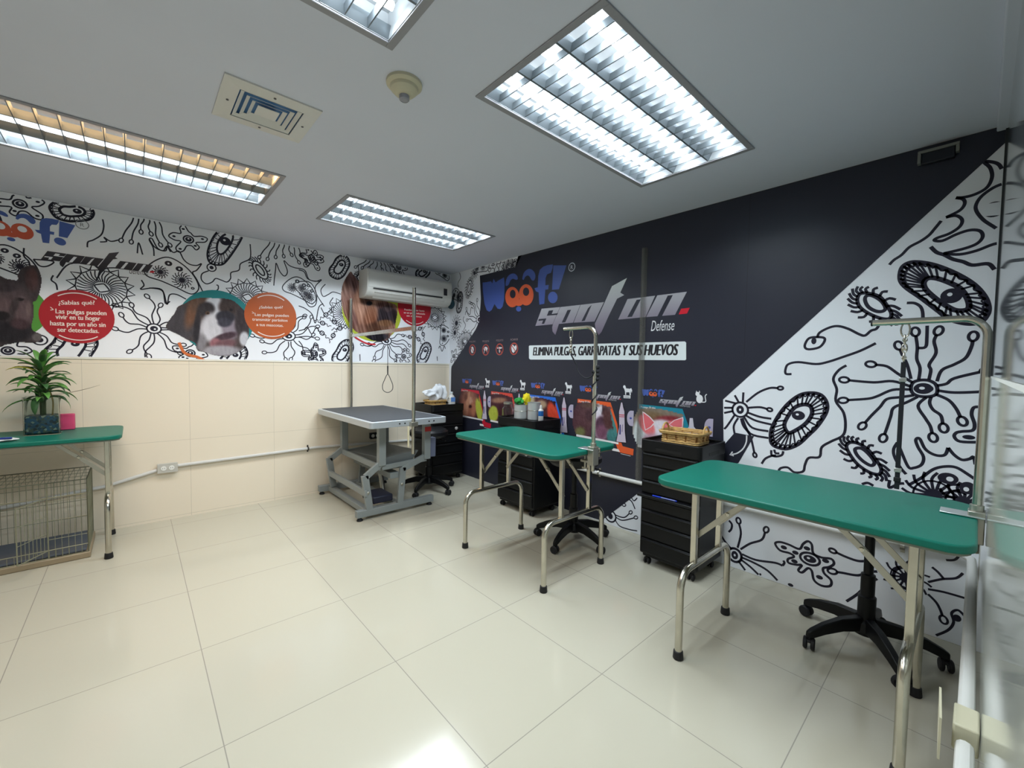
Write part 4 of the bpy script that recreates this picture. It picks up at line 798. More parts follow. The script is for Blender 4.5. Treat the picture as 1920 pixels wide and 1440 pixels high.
dogp(PA_, [(-40, 745), (60, 735), (130, 742), (135, 700), (160, 660), (205, 636), (255, 632), (290, 665), (312, 735), (300, 820), (272, 895), (250, 905), (255, 1000), (238, 1075), (250, 1120), (310, 1150), (300, 1195), (240, 1212), (150, 1205), (60, 1220), (-40, 1200)], (64, 54, 58),
 [(240, 740, 50, 85, -10, (78, 54, 56), .7), (255, 720, 28, 60, -10, (96, 66, 66), .8), (60, 850, 140, 70, 0, (84, 70, 74), .8), (180, 990, 70, 110, 0, (96, 78, 82), .8), (30, 930, 60, 60, 0, (98, 80, 84), .8), (155, 885, 26, 13, 0, (22, 18, 22), .5), (160, 868, 40, 8, 10, (96, 80, 84), .9), (10, 1010, 60, 34, 0, (26, 22, 26), .6), (110, 930, 30, 60, 20, (60, 50, 54), .9), (215, 960, 20, 60, 0, (112, 94, 96), .9), (60, 1130, 190, 80, 0, (34, 30, 36), .6), (150, 1070, 70, 40, 10, (70, 50, 56), .7), (280, 1170, 40, 30, 0, (100, 94, 96), .7), (40, 800, 90, 30, 0, (60, 50, 56), .8)], 5, 1, 5)
dogp(PCc, [(462, 240), (490, 265), (520, 300), (555, 350), (580, 400), (610, 455), (700, 485), (800, 510), (875, 540), (888, 600), (872, 690), (868, 745), (835, 800), (800, 848), (740, 862), (655, 852), (570, 805), (500, 765), (450, 690), (405, 610), (385, 510), (383, 420), (405, 330)], (138, 96, 80),
 [(480, 330, 60, 100, -15, (84, 54, 54), .7), (440, 470, 50, 120, 0, (150, 106, 92), .9), (540, 560, 60, 180, 8, (176, 128, 106), .8), (500, 680, 30, 120, -15, (110, 70, 62), .8), (620, 500, 60, 40, 0, (92, 64, 56), .8), (700, 530, 60, 40, 0, (150, 110, 92), .8), (635, 522, 26, 20, 0, (22, 20, 26), .5), (770, 560, 80, 50, 10, (84, 54, 50), .7), (780, 640, 100, 80, 0, (36, 26, 32), .5), (800, 570, 40, 30, 0, (60, 44, 46), .7), (650, 640, 60, 90, 10, (146, 96, 72), .7), (700, 740, 120, 50, -10, (92, 60, 44), .8), (700, 830, 110, 40, -6, (30, 26, 34), .6), (570, 760, 60, 40, 30, (128, 90, 76), .8), (780, 700, 70, 30, 0, (110, 74, 48), .7), (860, 640, 24, 70, 0, (46, 34, 36), .6)], 4, 1, 9, 5, (75, 9, 120, 34))
circ('fact_circle', PA_, (575, 1015), 285, (170, 34, 44), [('¿Sabías qué?', 440, 925, 710, 925, 0.030), ('Las pulgas pueden', 418, 990, 798, 1005, 0.033), ('vivir en tu hogar', 418, 1032, 752, 1045, 0.033), ('hasta por un año sin', 378, 1080, 792, 1093, 0.033), ('ser detectadas.', 432, 1128, 742, 1138, 0.033), ('>', 380, 975, 402, 982, 0.036)], 0, label='red circle with pale text')
circ('fact_circle', PB, (1020, 955), 220, (188, 92, 46), [('¿Sabías qué?', 925, 893, 1125, 893, 0.024), ('Las pulgas pueden', 890, 955, 1175, 965, 0.026), ('transmitir parásitos', 868, 995, 1165, 1005, 0.026), ('a tus mascotas.', 903, 1040, 1130, 1048, 0.026), ('>', 866, 940, 884, 946, 0.028)], 0, label='orange circle with pale text')
circ('fact_circle', PCc, (1040, 560), 150, (176, 30, 46), [('Pueden haber hasta', 950, 585, 1130, 598, 0.019), ('en un perro infestado', 945, 612, 1135, 625, 0.019), ('sin ser vistas', 970, 640, 1105, 650, 0.019)], 0, label='red circle half behind the air conditioner')

# ---------------- green folding tables ----------------
def green_table(label, loc, rotz, L, Wd, top, legx, fy, uy, group='green folding grooming tables'):
    """local x runs along the table; legx = the two frame positions; fy / uy = half spacing of feet / uprights"""
    t = thing('folding_table', label, 'table', loc, rotz, group)
    obj('tabletop', MB().prism(rrect(L, Wd, 0.075), top-0.026, top), GREEN, t, bevel=0.006, seg=3)
    obj('underside', MB().prism(rrect(L-0.02, Wd-0.02, 0.066), top-0.034, top-0.0262), RIM, t)
    for k, x in enumerate(legx):
        b = 0.375; R = 0.075; r_ = 0.0155; yo = fy
        pts = [(x, -yo, 0.028), (x, -yo, b-R)]+[(x, -yo+R-R*cos(a), b-R+R*sin(a)) for a in [pi/2*q/6 for q in range(1, 7)]]
        pts = pts+[(p[0], -p[1], p[2]) for p in pts[::-1]]
        m = MB().tube(pts, r_, 14)
        m2 = MB()
        for s in (-1, 1): m2.box(x-0.0125, x+0.0125, s*uy-0.0125, s*uy+0.0125, b+0.008, top-0.036)
        lf = obj('leg_frame', m, CHROME, t)
        for s in (-1, 1):
            obj('upright', MB().box(x-0.0125, x+0.0125, s*uy-0.0125, s*uy+0.0125, b+0.008, top-0.035), CHROME, lf, bevel=0.003)
            obj('rubber_foot', MB().lathe([(0.021, 0.001), (0.022, 0.004), (0.0195, 0.034), (0.0165, 0.036)], (x, s*yo, 0), 18), RUBBER, lf)
        sx = 1 if x < 0 else -1
        for s in (-1, 1):
            m3 = MB(); y = s*(uy-0.020); p = Vector((x, y, 0.50)); q = Vector((x+sx*0.13, y, 0.635)); e_ = Vector((x+sx*0.235, y, top-0.040))
            m3.bar(p, q+(q-p)*0.08, 0.004, 0.022, (0, 1, 0)) if False else m3.bar(p, q, 0.005, 0.022); m3.bar(q-(e_-q)*0.1, e_, 0.012, 0.020)
            br = obj('brace', m3, STEEL, t, bevel=0.001)
            obj('rivet', MB().lathe([(0.009, -0.011), (0.009, 0.009), (0.006, 0.011)], tuple(q), 12, Matrix.Rotation(pi/2, 4, 'X')), CHROME, br)
    return t
# tables by the mural wall and by the left wall
green_table('green folding table nearest the right wall, beside wicker-basket cart', (3.755, -0.815, 0), 0, 0.955, 0.60, 0.772, (-0.357, 0.345), 0.251, 0.133)
green_table('middle green folding table with bent steel arm, black stool beneath', (2.262, -0.86, 0), 0, 0.965, 0.585, 0.777, (-0.352, 0.388), 0.262, 0.126)
green_table('green folding table under the potted plant on the far left', (0.355, -3.33, 0), pi/2, 0.96, 0.58, 0.777, (-0.37, 0.405), 0.245, 0.13)

# ---------------- clamp-on grooming arms and leashes ----------------
def groom_arm(label, x, y, top, zt, reach, group='clamp-on leash stands'):
    t = thing('leash_stand', label, 'leash stand', (x, y, 0), 0, group)
    R = 0.06
    pts = [(0, 0, top-0.12), (0, 0, zt-R)]+[(-R+R*cos(a), 0, zt-R+R*sin(a)) for a in [pi/2*q/7 for q in range(1, 8)]]+[(-reach, 0, zt)]
    obj('arm_post', MB().tube(pts, 0.0115, 12), CHROME, t)
    obj('end_cap', MB().tube([(-reach-0.004, 0, zt), (-reach+0.001, 0, zt)], 0.0118, 12), RUBBER, t)
    c = obj('clamp', MB().box(-0.020, 0.020, -0.026, 0.026, top-0.085, top+0.022), STEEL, t, bevel=0.003)
    obj('top_plate', MB().box(-0.085, 0.02, -0.034, 0.034, top+0.0015, top+0.0065), mat('clamp_zinc', (206, 212, 212), 0.3, 0.8), c, bevel=0.002)
    obj('lower_jaw', MB().box(-0.075, -0.02, -0.02, 0.02, top-0.075, top-0.062), STEEL, c, bevel=0.002)
    obj('screw', MB().tube([(-0.055, 0, top-0.11), (-0.055, 0, top-0.038)], 0.006, 10).box(-0.075, -0.035, -0.004, 0.004, top-0.118, top-0.108), STEEL, c)
    obj('wing_knob', MB().tube([(0.0, 0.02, top-0.02), (0.0, 0.062, top-0.02)], 0.007, 10).box(-0.006, 0.006, 0.052, 0.064, top-0.045, top+0.006), CHROME, c, bevel=0.002)
    obj('collar', MB().lathe([(0.017, top+0.022), (0.017, top+0.04), (0.013, top+0.042)], (0, 0, 0), 18), STEEL, c)
    return t
groom_arm('bent steel leash stand clamped to the middle green table', 2.765, -0.855, 0.777, 1.475, 0.235)
groom_arm('bent steel leash stand clamped to the table beside the right wall', 4.228, -0.72, 0.772, 1.43, 0.29)
def clips(x, y, z, t, n=3):
    zz = z
    lk = obj('swivel_clip', MB().tube([(x+0.012*cos(a), y, zz-0.020+0.026*sin(a)) for a in [2*pi*q/14 for q in range(14)]], 0.0028, 8, closed=True), CHROME, t)
    for i in range(n):
        z0 = zz-0.046-i*0.032
        obj('chain_link', MB().tube([(x+(0.007 if i % 2 else 0.001)*cos(a), y+(0.001 if i % 2 else 0.007)*cos(a), z0-0.008+0.016*sin(a)) for a in [2*pi*q/12 for q in range(12)]], 0.0025, 8, closed=True).lathe([(0.006, z0-0.004), (0.008, z0-0.010), (0.006, z0-0.016)], (x, y, 0), 10), CHROME, t)
    return zz-0.046-n*0.032
t = thing('leash', 'black nylon leash with steel clips hanging straight down at the right table', 'leash', (4.03, -0.72, 1.42))
zb = clips(0, 0, 0.0, t, 3)
obj('strap', MB().box(-0.007, 0.007, -0.002, 0.002, -0.60, zb+0.006), mat('nylon_black', (20, 22, 30), 0.7, bump=0.3, bscale=500), t, bevel=0.001)
for z in (-0.20, -0.53, -0.565): obj('buckle', MB().box(-0.010, 0.010, -0.0045, 0.0045, z-0.008, z+0.008), mat('buckle_steel', (190, 192, 190), 0.3, 0.8) if z > -0.55 else RUBBER, t, bevel=0.002)
t = thing('leash', 'black cord leash looped and wound around the middle table arm', 'leash', (2.585, -0.855, 1.462))
zb = clips(0, 0, 0.0, t, 3)
obj('strap', MB().bar((0, 0, zb+0.004), (0.045, 0, zb-0.060), 0.008, 0.004, (0, 1, 0)), MATS['nylon_black'], t)
cp = [(0.045, 0, zb-0.055), (0.06, 0, zb-0.10), (0.11, 0, zb-0.135), (0.16, -0.006, zb-0.125), (0.185, -0.017, zb-0.10)]
wp = [(0.18+0.0155*cos(a), 0.0155*sin(a), zb-0.09-0.012*q) for q, a in enumerate([-1.9-0.9*k for k in range(22)])]
obj('cord', MB().tube(catmull(cp, 5)+catmull(wp, 3), 0.0035, 7), MATS['nylon_black'], t)
for i in range(4):
    z0 = zb-0.07-i*0.022; obj('knot', MB().lathe([(0.003, z0-0.012), (0.011, z0-0.004), (0.009, z0+0.006), (0.003, z0+0.01)], (0.198, 0.002, 0), 9), MATS['nylon_black'], t)

# ---------------- grey lifting grooming table ----------------
t = thing('hydraulic_grooming_table', 'grey lifting grooming table with ribbed dark top and twin tall poles', 'grooming table', (0.63, -1.165, 0))
TZ = 0.815; tx0, tx1, ty0, ty1 = -0.60, 0.60, -0.335, 0.335
m = MB(); e = 0.03
obj('table_frame', MB().prism(rrect(tx1-tx0, ty1-ty0, 0.03), TZ-0.052, TZ-0.002), ALU, t, bevel=0.004)
obj('rubber_top', MB().prism(rrect(tx1-tx0-2*e, ty1-ty0-2*e, 0.015), TZ-0.0022, TZ+0.001), MAT_R, t)
for y in (-0.10, -0.055, 0.16, 0.205):
    obj('bolt', MB().lathe([(0.006, 0), (0.006, 0.003)], (tx1, y, TZ-0.028), 12, Matrix.Rotation(pi/2, 4, 'Y')), RUBBER, t)
xn, xf = 0.355, -0.46
for x in (xn, xf):
    for y in (-0.135, 0.28): obj('upper_post', MB().box(x-0.026, x+0.026, y-0.03, y+0.03, 0.42, TZ-0.053), GREY, t, bevel=0.004)
    obj('lift_arm', MB().bar((x, -0.13, 0.445), (x, -0.27, 0.345), 0.03, 0.05), GREY, t, bevel=0.003)
    obj('lift_arm', MB().bar((x, 0.28, 0.445), (x, 0.05, 0.365), 0.03, 0.05), GREY, t, bevel=0.003)
    obj('lower_arm', MB().bar((x, -0.275, 0.36), (x, -0.235, 0.08), 0.03, 0.055, (0, 1, 0)), GREY, t, bevel=0.003)
    obj('lower_arm', MB().bar((x, 0.055, 0.38), (x, 0.03, 0.08), 0.03, 0.055, (0, 1, 0)), GREY, t, bevel=0.003)
    obj('cross_bar', MB().bar((x, -0.13, 0.40), (x, 0.28, 0.42), 0.02, 0.04), GREY, t, bevel=0.003)
    for y in (-0.255, 0.04): obj('pivot_bolt', MB().lathe([(0.012, -0.02), (0.012, 0.024), (0.008, 0.027)], (x, y, 0.22 if y < 0 else 0.24), 14, Matrix.Rotation(pi/2, 4, 'Y')), STEEL, t)
for x in (0.345, -0.555):
    sk = obj('skid', MB().box(x-0.025, x+0.025, -0.34, 0.35, 0.028, 0.085), GREY, t, bevel=0.004)
    for y in (-0.31, 0.32): obj('rubber_foot', MB().lathe([(0.024, 0.001), (0.024, 0.01), (0.012, 0.022), (0.007, 0.029)], (x, y, 0), 16), RUBBER, sk)
obj('base_rail', MB().box(-0.53, 0.32, -0.26, -0.21, 0.03, 0.075), GREY, t, bevel=0.003)
obj('base_rail', MB().box(-0.53, 0.32, 0.005, 0.055, 0.03, 0.075), GREY, t, bevel=0.003)
obj('link_bar', MB().box(xf, xn+0.03, -0.285, -0.262, 0.195, 0.245), GREY, t, bevel=0.003)
obj('link_bar', MB().box(xf, xn, -0.16, -0.14, 0.38, 0.43), GREY, t, bevel=0.003)
obj('lift_housing', MB().add([(-0.44, -0.10, 0.36), (0.33, -0.10, 0.37), (0.33, 0.12, 0.37), (-0.44, 0.12, 0.36), (-0.44, -0.10, 0.41), (0.33, -0.10, 0.47), (0.33, 0.22, 0.50), (-0.44, 0.22, 0.46)], [(0, 1, 2, 3), (4, 5, 6, 7), (0, 1, 5, 4), (1, 2, 6, 5), (2, 3, 7, 6), (3, 0, 4, 7)]), mat('housing_grey', (104, 108, 108), 0.5), t, bevel=0.004)
obj('lower_brace', MB().box(-0.44, 0.34, -0.05, 0.03, 0.29, 0.34), GREY, t, bevel=0.003)
obj('foot_pedal', MB().box(0.10, 0.33, -0.19, -0.02, 0.10, 0.16), mat('pedal_blue_black', (24, 28, 48), 0.5), t, bevel=0.01)
obj('actuator', MB().tube([(0.1, 0.0, 0.12), (0.0, 0.0, 0.40)], 0.02, 12), STEEL, t)
cb = obj('control_box', MB().box(0.30, 0.36, 0.315, 0.375, 0.43, 0.60), mat('box_bluegrey', (100, 106, 128), 0.5), t, bevel=0.005)
obj('tag', MB().box(0.382, 0.385, 0.25, 0.31, 0.665, 0.705), mat('red_tag', (176, 52, 50), 0.5), t)
arm = 'pole'
for (x, z0, z1, yy) in ((-0.585, TZ-0.02, 1.885, -0.02), (0.612, 0.54, 1.845, 0.012)):
    p = obj('pole', MB().tube([(x, yy, z0), (x, yy, z1)], 0.0145, 14), CHROME, t)
    obj('pole_bracket', MB().box(x-0.022, x+0.022, yy-0.03, yy+0.03, TZ-0.055, TZ-0.02), STEEL, p, bevel=0.002)
    obj('sliding_collar', MB().tube([(x, yy, 1.505), (x, yy, 1.55)], 0.019, 14), STEEL, p)
obj('cross_arm', MB().bar((-0.572, -0.02, 1.520), (0.598, 0.012, 1.532), 0.010, 0.030), CHROME, t, bevel=0.002)
obj('hanging_rod', MB().tube([(0.612, -0.03, 0.60), (0.612, -0.03, 0.76)], 0.008, 10), mat('rod_cream', (214, 206, 176), 0.4), t)
t = thing('grooming_noose', 'thin black noose loop hanging from cross bar of grey grooming table', 'noose', (0.80, -1.159, 1.521))
obj('cord', MB().tube([(0, 0, 0.0), (0, 0, -0.31)], 0.0026, 8), RUBBER, t)
obj('slider', MB().tube([(0, 0, -0.29), (0.001, 0, -0.365)], [0.006, 0.0045], 10), RUBBER, t)
obj('hook', MB().tube([(0.0+0.014*cos(a), 0, 0.004+0.018*sin(a)) for a in [2*pi*q/14 for q in range(14)]], 0.0022, 8, closed=True), STEEL, t)
lp = [(0.43*a, 0.9*a, b) for a, b in ((0, -0.362), (-0.028, -0.415), (-0.043, -0.46), (-0.036, -0.50), (0, -0.52), (0.036, -0.50), (0.043, -0.46), (0.028, -0.415))]
obj('loop', MB().tube(catmull(lp, 5, True), 0.0028, 8, closed=True), RUBBER, t)

# ---------------- black drawer carts ----------------
DARKG = mat('painted_recess_shade', (6, 6, 8), 0.6)  # near-black that carries the shade inside the handle recesses as colour
def cart(label, loc, rotz, w, d, h, lock=None, ledge=False):
    """front faces local -y; origin on the floor at the centre"""
    t = thing('drawer_cart', label, 'drawer cart', loc, rotz, 'black salon drawer carts')
    obj('cabinet', MB().box(-w/2, w/2, -d/2+0.012, d/2, 0.065, h-0.03), BLACKP, t, bevel=0.012, seg=3)
    tr = MB(); rim = rrect(w+0.012, d+0.012, 0.03); ins = rrect(w-0.02, d-0.02, 0.02)
    n = len(rim); vs = [Vector((x, y, z)) for (P, z) in ((rim, h-0.075), (rim, h), (ins, h), (ins, h-0.02)) for (x, y) in P]
    fs = [(k*n+i, k*n+(i+1) % n, (k+1)*n+(i+1) % n, (k+1)*n+i) for k in range(3) for i in range(n)]+[tuple(range(3*n, 4*n)), tuple(range(n))[::-1]]
    tr.add(vs, fs); obj('top_tray', tr, BLACKP, t, bevel=0.003)
    obj('handle_shade_strip', MB().box(-w*0.22, w*0.22, -d/2-0.0075, -d/2+0.002, h-0.062, h-0.045), DARKG, t)  # solid strip on the tray face, recess shade painted by its colour
    obj('handle_shade_strip', MB().box(w/2+0.0, w/2+0.0075, -d*0.2, d*0.2, h-0.062, h-0.045), DARKG, t)
    zs = [0.075, 0.175, 0.275, 0.36] if ledge else [0.075, 0.185, 0.295, 0.405]
    zs2 = [0.462, 0.545, 0.635, h-0.08] if ledge else [0.415, 0.51, 0.605, h-0.08]
    z_l = list(zip(zs, zs[1:]))+[(zs[-1], 0.44 if ledge else 0.412)]+list(zip(zs2, zs2[1:]))
    for (a, b) in z_l:
        if b-a < 0.03: continue
        dr = obj('drawer', MB().box(-w/2+0.012, w/2-0.012, -d/2, -d/2+0.02, a+0.004, b-0.004), BLACKP, t, bevel=0.004)
        obj('drawer_lip', MB().bar((-w/2+0.02, -d/2-0.004, b-0.012), (w/2-0.02, -d/2-0.004, b-0.012), 0.010, 0.008), BLACKP, dr, bevel=0.003)
    if ledge: obj('ledge', MB().box(-w/2-0.005, w/2+0.005, -d/2-0.028, -d/2+0.015, 0.438, 0.456), BLACKP, t, bevel=0.004)
    if lock: obj('lock', MB().lathe([(0.017, 0), (0.017, 0.009), (0.011, 0.012)], (lock[0], -d/2, lock[1]), 18, Matrix.Rotation(pi/2, 4, 'X')), mat('lock_chrome', (225, 225, 225), 0.25, 0.5), t)
    obj('base_skirt', MB().box(-w/2+0.02, w/2-0.02, -d/2+0.02, d/2-0.02, 0.05, 0.07), BLACKP, t, bevel=0.003)
    for x in (-1, 1):
        for y in (-1, 1):
            cx, cy = x*(w/2-0.045), y*(d/2-0.045)
            ca = obj('caster', MB().lathe([(0.012, 0.05), (0.014, 0.035)], (cx, cy, 0), 10).box(cx-0.014, cx+0.014, cy-0.018, cy+0.006, 0.018, 0.042), BLACKP, t, bevel=0.002)
            for s in (-1, 1): obj('wheel', MB().lathe([(0.019, -0.005), (0.020, 0), (0.019, 0.005)], (cx+s*0.012, cy-0.008, 0.0205), 16, Matrix.Rotation(pi/2, 4, 'Y')), RUBBER, ca)
    return t
cart('black drawer cart in the room corner behind the grey grooming table', (0.235, -0.285, 0), pi/2, 0.40, 0.38, 0.825, lock=(0.10, 0.56))
cart('black drawer cart holding jars and steel pots behind the middle table', (1.585, -0.215, 0), 0, 0.46, 0.33, 0.80, lock=(0.15, 0.52))
cart('black drawer cart holding a wicker basket beside the right table', (2.985, -0.225, 0), 0, 0.375, 0.35, 0.80, ledge=True)

# ---------------- rolling stools ----------------
def stool(label, x, y, a0, zs, rs=0.19):
    t = thing('rolling_stool', label, 'stool', (x, y, 0), 0, 'black rolling stools')
    obj('column', MB().lathe([(0.030, 0.10), (0.033, 0.12), (0.033, 0.24), (0.026, 0.245), (0.026, 0.34), (0.018, 0.345), (0.018, zs-0.05)], n=20), BLACKP, t)
    obj('hub', MB().lathe([(0.05, 0.075), (0.055, 0.09), (0.045, 0.125), (0.034, 0.135)], n=20), BLACKP, t)
    for k in range(5):
        a = a0+2*pi*k/5; ca, sa = cos(a), sin(a)
        prof = [(0.03, 0.118, 0.024, 0.03), (0.12, 0.115, 0.021, 0.026), (0.20, 0.095, 0.018, 0.022), (0.252, 0.075, 0.016, 0.018), (0.272, 0.068, 0.012, 0.012)]
        m = MB(); 
        for i, (r_, z, hw, hh) in enumerate(prof):
            for (s1, s2) in ((-1, -1), (1, -1), (1, 1), (-1, 1)):
                m.v.append((r_*ca-s1*hw*sa*(0.7 if s2 > 0 else 1), r_*sa+s1*hw*ca*(0.7 if s2 > 0 else 1), z+s2*hh))
        for i in range(len(prof)-1):
            for q in range(4): m.f.append((i*4+q, i*4+(q+1) % 4, i*4+4+(q+1) % 4, i*4+4+q))
        m.f += [(0, 1, 2, 3), tuple(len(m.v)-4+q for q in range(4))]
        lg = obj('base_arm', m, BLACKP, t, bevel=0.004)
        cx, cy = 0.262*ca, 0.262*sa; R_ = Matrix.Rotation(a+0.8*k, 4, 'Z') @ Matrix.Rotation(pi/2, 4, 'Y'); ax = R_ @ Vector((0, 0, 1))
        obj('caster', MB().lathe([(0.007, 0.07), (0.007, 0.045)], (cx, cy, 0), 8).lathe([(0.016, 0.048), (0.02, 0.040), (0.014, 0.034)], (cx, cy, 0), 12)
            .lathe([(0.022, -0.008), (0.0265, -0.004), (0.0265, 0.004), (0.022, 0.008)], (cx+ax.x*0.014, cy+ax.y*0.014, 0.0275), 18, R_)
            .lathe([(0.022, -0.008), (0.0265, -0.004), (0.0265, 0.004), (0.022, 0.008)], (cx-ax.x*0.014, cy-ax.y*0.014, 0.0275), 18, R_), RUBBER, lg)
    obj('seat_plate', MB().box(-0.07, 0.07, -0.06, 0.06, zs-0.055, zs-0.045).bar((0.06, 0.05, zs-0.05), (0.17, 0.09, zs-0.075), 0.01, 0.008), BLACKP, t, bevel=0.002)
    obj('seat', MB().lathe([(0.12, zs-0.045), (rs-0.02, zs-0.04), (rs, zs-0.015), (rs, zs+0.015), (rs-0.02, zs+0.033), (rs*0.5, zs+0.04), (0.01, zs+0.038)], n=36), mat('black_vinyl', (19, 20, 24), 0.4), t)
stool('black rolling stool half hidden behind the grey grooming table', 0.60, -0.63, 0.25, 0.58)
stool('black rolling stool under the middle green table', 2.31, -0.46, -0.10, 0.60)
stool('black rolling stool under the green table at the right wall', 3.92, -0.355, 0.26, 0.60, 0.18)

# ---------------- things on the carts ----------------
WIC = mat('wicker', (196, 158, 96), 0.6, var=0.25, vscale=40); WIC2 = mat('wicker_dark', (140, 92, 42), 0.6, var=0.3, vscale=60)
def basket(label, loc, rotz, w, d, h, handles=True):
    t = thing('wicker_basket', label, 'basket', loc, rotz)
    def path(wd, dp, z, n=4): return [(x, y, z) for x, y in rrect(wd, dp, 0.03, n)]
    m = MB()
    for i in range(2): m.tube(path(w+0.006*i, d+0.006*i, h-0.012+0.009*i), 0.0065, 8, closed=True)
    m.tube(path(w-0.02, d-0.02, 0.006), 0.006, 8, closed=True); m.tube(path(w-0.017, d-0.017, 0.016), 0.005, 8, closed=True)
    obj('rim', m, WIC, t)
    m = MB(); P = rrect(w-0.012, d-0.012, 0.03, 3); 
    per = []
    for i in range(len(P)):
        a, b = Vector(P[i]), Vector(P[(i+1) % len(P)]); L = (b-a).length; n = max(1, int(L/0.012))
        for k in range(n): per.append((a+(b-a)*(k/n), (b-a).normalized()))
    rows = 5
    for j in range(rows):
        z = 0.022+(h-0.042)*j/(rows-1); pts = []
        for i, (p, dd) in enumerate(per):
            off = 0.0022*(1 if (i//2+j) % 2 else -1); nn = Vector((dd.y, -dd.x)); k = 0.93+0.07*z/h
            pts.append((p.x*k+nn.x*off, p.y*k+nn.y*off, z))
        m.tube(pts, (h-0.04)/rows*0.50, 6, closed=True)
    obj('woven_side', m, WIC, t)
    m = MB()
    for i in range(0, len(per), 5):
        p, dd = per[i]; a = (p.x*0.955, p.y*0.955, 0.015); b = (p.x*1.015, p.y*1.015, h-0.014); m.bar(a, b, 0.011, 0.006, (p.x, p.y, 0))
    obj('stakes', m, WIC2, t)
    obj('bottom', MB().prism(rrect(w-0.04, d-0.04, 0.02), 0.004, 0.010), WIC2, t)
    if handles:
        for s in (-1, 1):
            obj('handle', MB().tube([(s*w*0.5, 0.045*cos(a), h-0.012+0.05*sin(a)) for a in [pi*q/12 for q in range(13)]], 0.006, 8), WIC, t)
    return t
basket('empty tan wicker basket with looped handles on the right drawer cart', (2.985, -0.20, 0.7805), 0.06, 0.255, 0.20, 0.075)
basket('small brown wicker basket holding white cloths on the corner cart', (0.215, -0.32, 0.8055), pi/2, 0.22, 0.16, 0.055, False)
def lump(seed, r_, sq=(1, 1, 1), n=3, amp=0.25):
    bm = bmesh.new(); bmesh.ops.create_icosphere(bm, subdivisions=n, radius=1); rr = random.Random(seed); ks = [(rr.uniform(1.5, 5), rr.uniform(0, 6), Vector((rr.uniform(-1, 1), rr.uniform(-1, 1), rr.uniform(-1, 1))).normalized()) for _ in range(9)]
    vs = []
    for v in bm.verts:
        k = 1+amp*sum(sin(f*v.co.dot(d)*2+p) for f, p, d in ks)/4; vs.append(tuple(v.co[i]*k*r_*sq[i] for i in range(3)))
    fs = [tuple(q.index for q in f.verts) for f in bm.faces]; bm.free(); m = MB(); m.add(vs, fs); return m
WC = mat('white_cloth', (226, 230, 236), 0.8, bump=0.5, bscale=60)
o = obj('towel', lump(3, 0.088, (0.85, 1.0, 1.05), 4, 0.35), WC, loc=(0.215, -0.285, 0.935)); tag(o, 'crumpled white towel heaped in the small basket by the corner', 'towel')
o = obj('towel', lump(9, 0.055, (0.9, 1.2, 0.7), 4, 0.35), WC, loc=(0.235, -0.405, 0.945)); tag(o, 'white cloth corner drooping left over the small basket', 'towel')
t = thing('spray_jug', 'white jug with blue label on the corner drawer cart', 'jug', (0.30, -0.165, 0.8055))
obj('body', MB().prism(rrect(0.062, 0.075, 0.018), 0, 0.085), WHITEP, t, bevel=0.006); obj('shoulder', MB().lathe([(0.034, 0.084), (0.028, 0.10), (0.014, 0.115), (0.013, 0.13)], n=20), WHITEP, t)
obj('cap', MB().lathe([(0.016, 0.128), (0.016, 0.145)], n=18), mat('cap_pale', (216, 226, 232), 0.4), t)
obj('label', MB().box(0.0312, 0.0318, -0.028, 0.028, 0.035, 0.085), mat('label_blue', (96, 140, 206), 0.5), t)
obj('handle', MB().tube(catmull([(0, -0.03, 0.085), (0, -0.055, 0.08), (0, -0.06, 0.05), (0, -0.036, 0.03)], 5), 0.005, 8), WHITEP, t)
# middle cart
t = thing('glass_jar', 'clear glass jar in front of steel pots on middle cart', 'jar', (1.40, -0.30, 0.7805))
GLS = mat('clear_glass', (235, 240, 238), 0.03, trans=1.0, ior=1.3)
obj('jar_body', MB().lathe([(0.04, 0.0), (0.052, 0.006), (0.052, 0.085), (0.036, 0.105), (0.036, 0.125), (0.033, 0.125), (0.033, 0.103), (0.048, 0.083), (0.048, 0.01), (0.03, 0.008)], n=28), GLS, t)
obj('lid', MB().lathe([(0.039, 0.126), (0.039, 0.142), (0.03, 0.146)], n=24), STEEL, t)
POT = mat('pot_steel', (196, 198, 198), 0.32, 0.45)
def pot(label, loc, r_, h):
    t = thing('steel_pot', label, 'pot', loc, 0, 'steel pots on the middle cart')
    obj('pot_body', MB().lathe([(r_*0.9, 0), (r_, 0.008), (r_, h), (r_+0.004, h+0.003), (r_-0.003, h+0.003), (r_-0.003, 0.012), (0.01, 0.010)], n=32), POT, t)
    obj('band', MB().lathe([(r_+0.001, h*0.55), (r_+0.002, h*0.57), (r_+0.001, h*0.59)], n=32), STEEL, t)
pot('shiny steel pot on middle cart with yellow and green cloths', (1.505, -0.235, 0.7805), 0.062, 0.125)
pot('duller grey steel canister beside the shiny pot on middle cart', (1.632, -0.20, 0.7805), 0.056, 0.15)
o = obj('cloth', lump(5, 0.045, (0.8, 0.7, 1.1), 3, 0.35), mat('yellow_cloth', (220, 200, 30), 0.8), loc=(1.535, -0.20, 0.955)); tag(o, 'yellow rag sticking up out of the shiny steel pot', 'cloth')
o = obj('cloth', lump(6, 0.042, (1.1, 0.7, 0.8), 3, 0.3), mat('green_cloth', (40, 140, 60), 0.8), loc=(1.475, -0.23, 0.935)); tag(o, 'green rag in the shiny steel pot beside the yellow one', 'cloth')
t = thing('bottle', 'small white bottle with blue band at right of the middle cart', 'bottle', (1.745, -0.23, 0.7805))
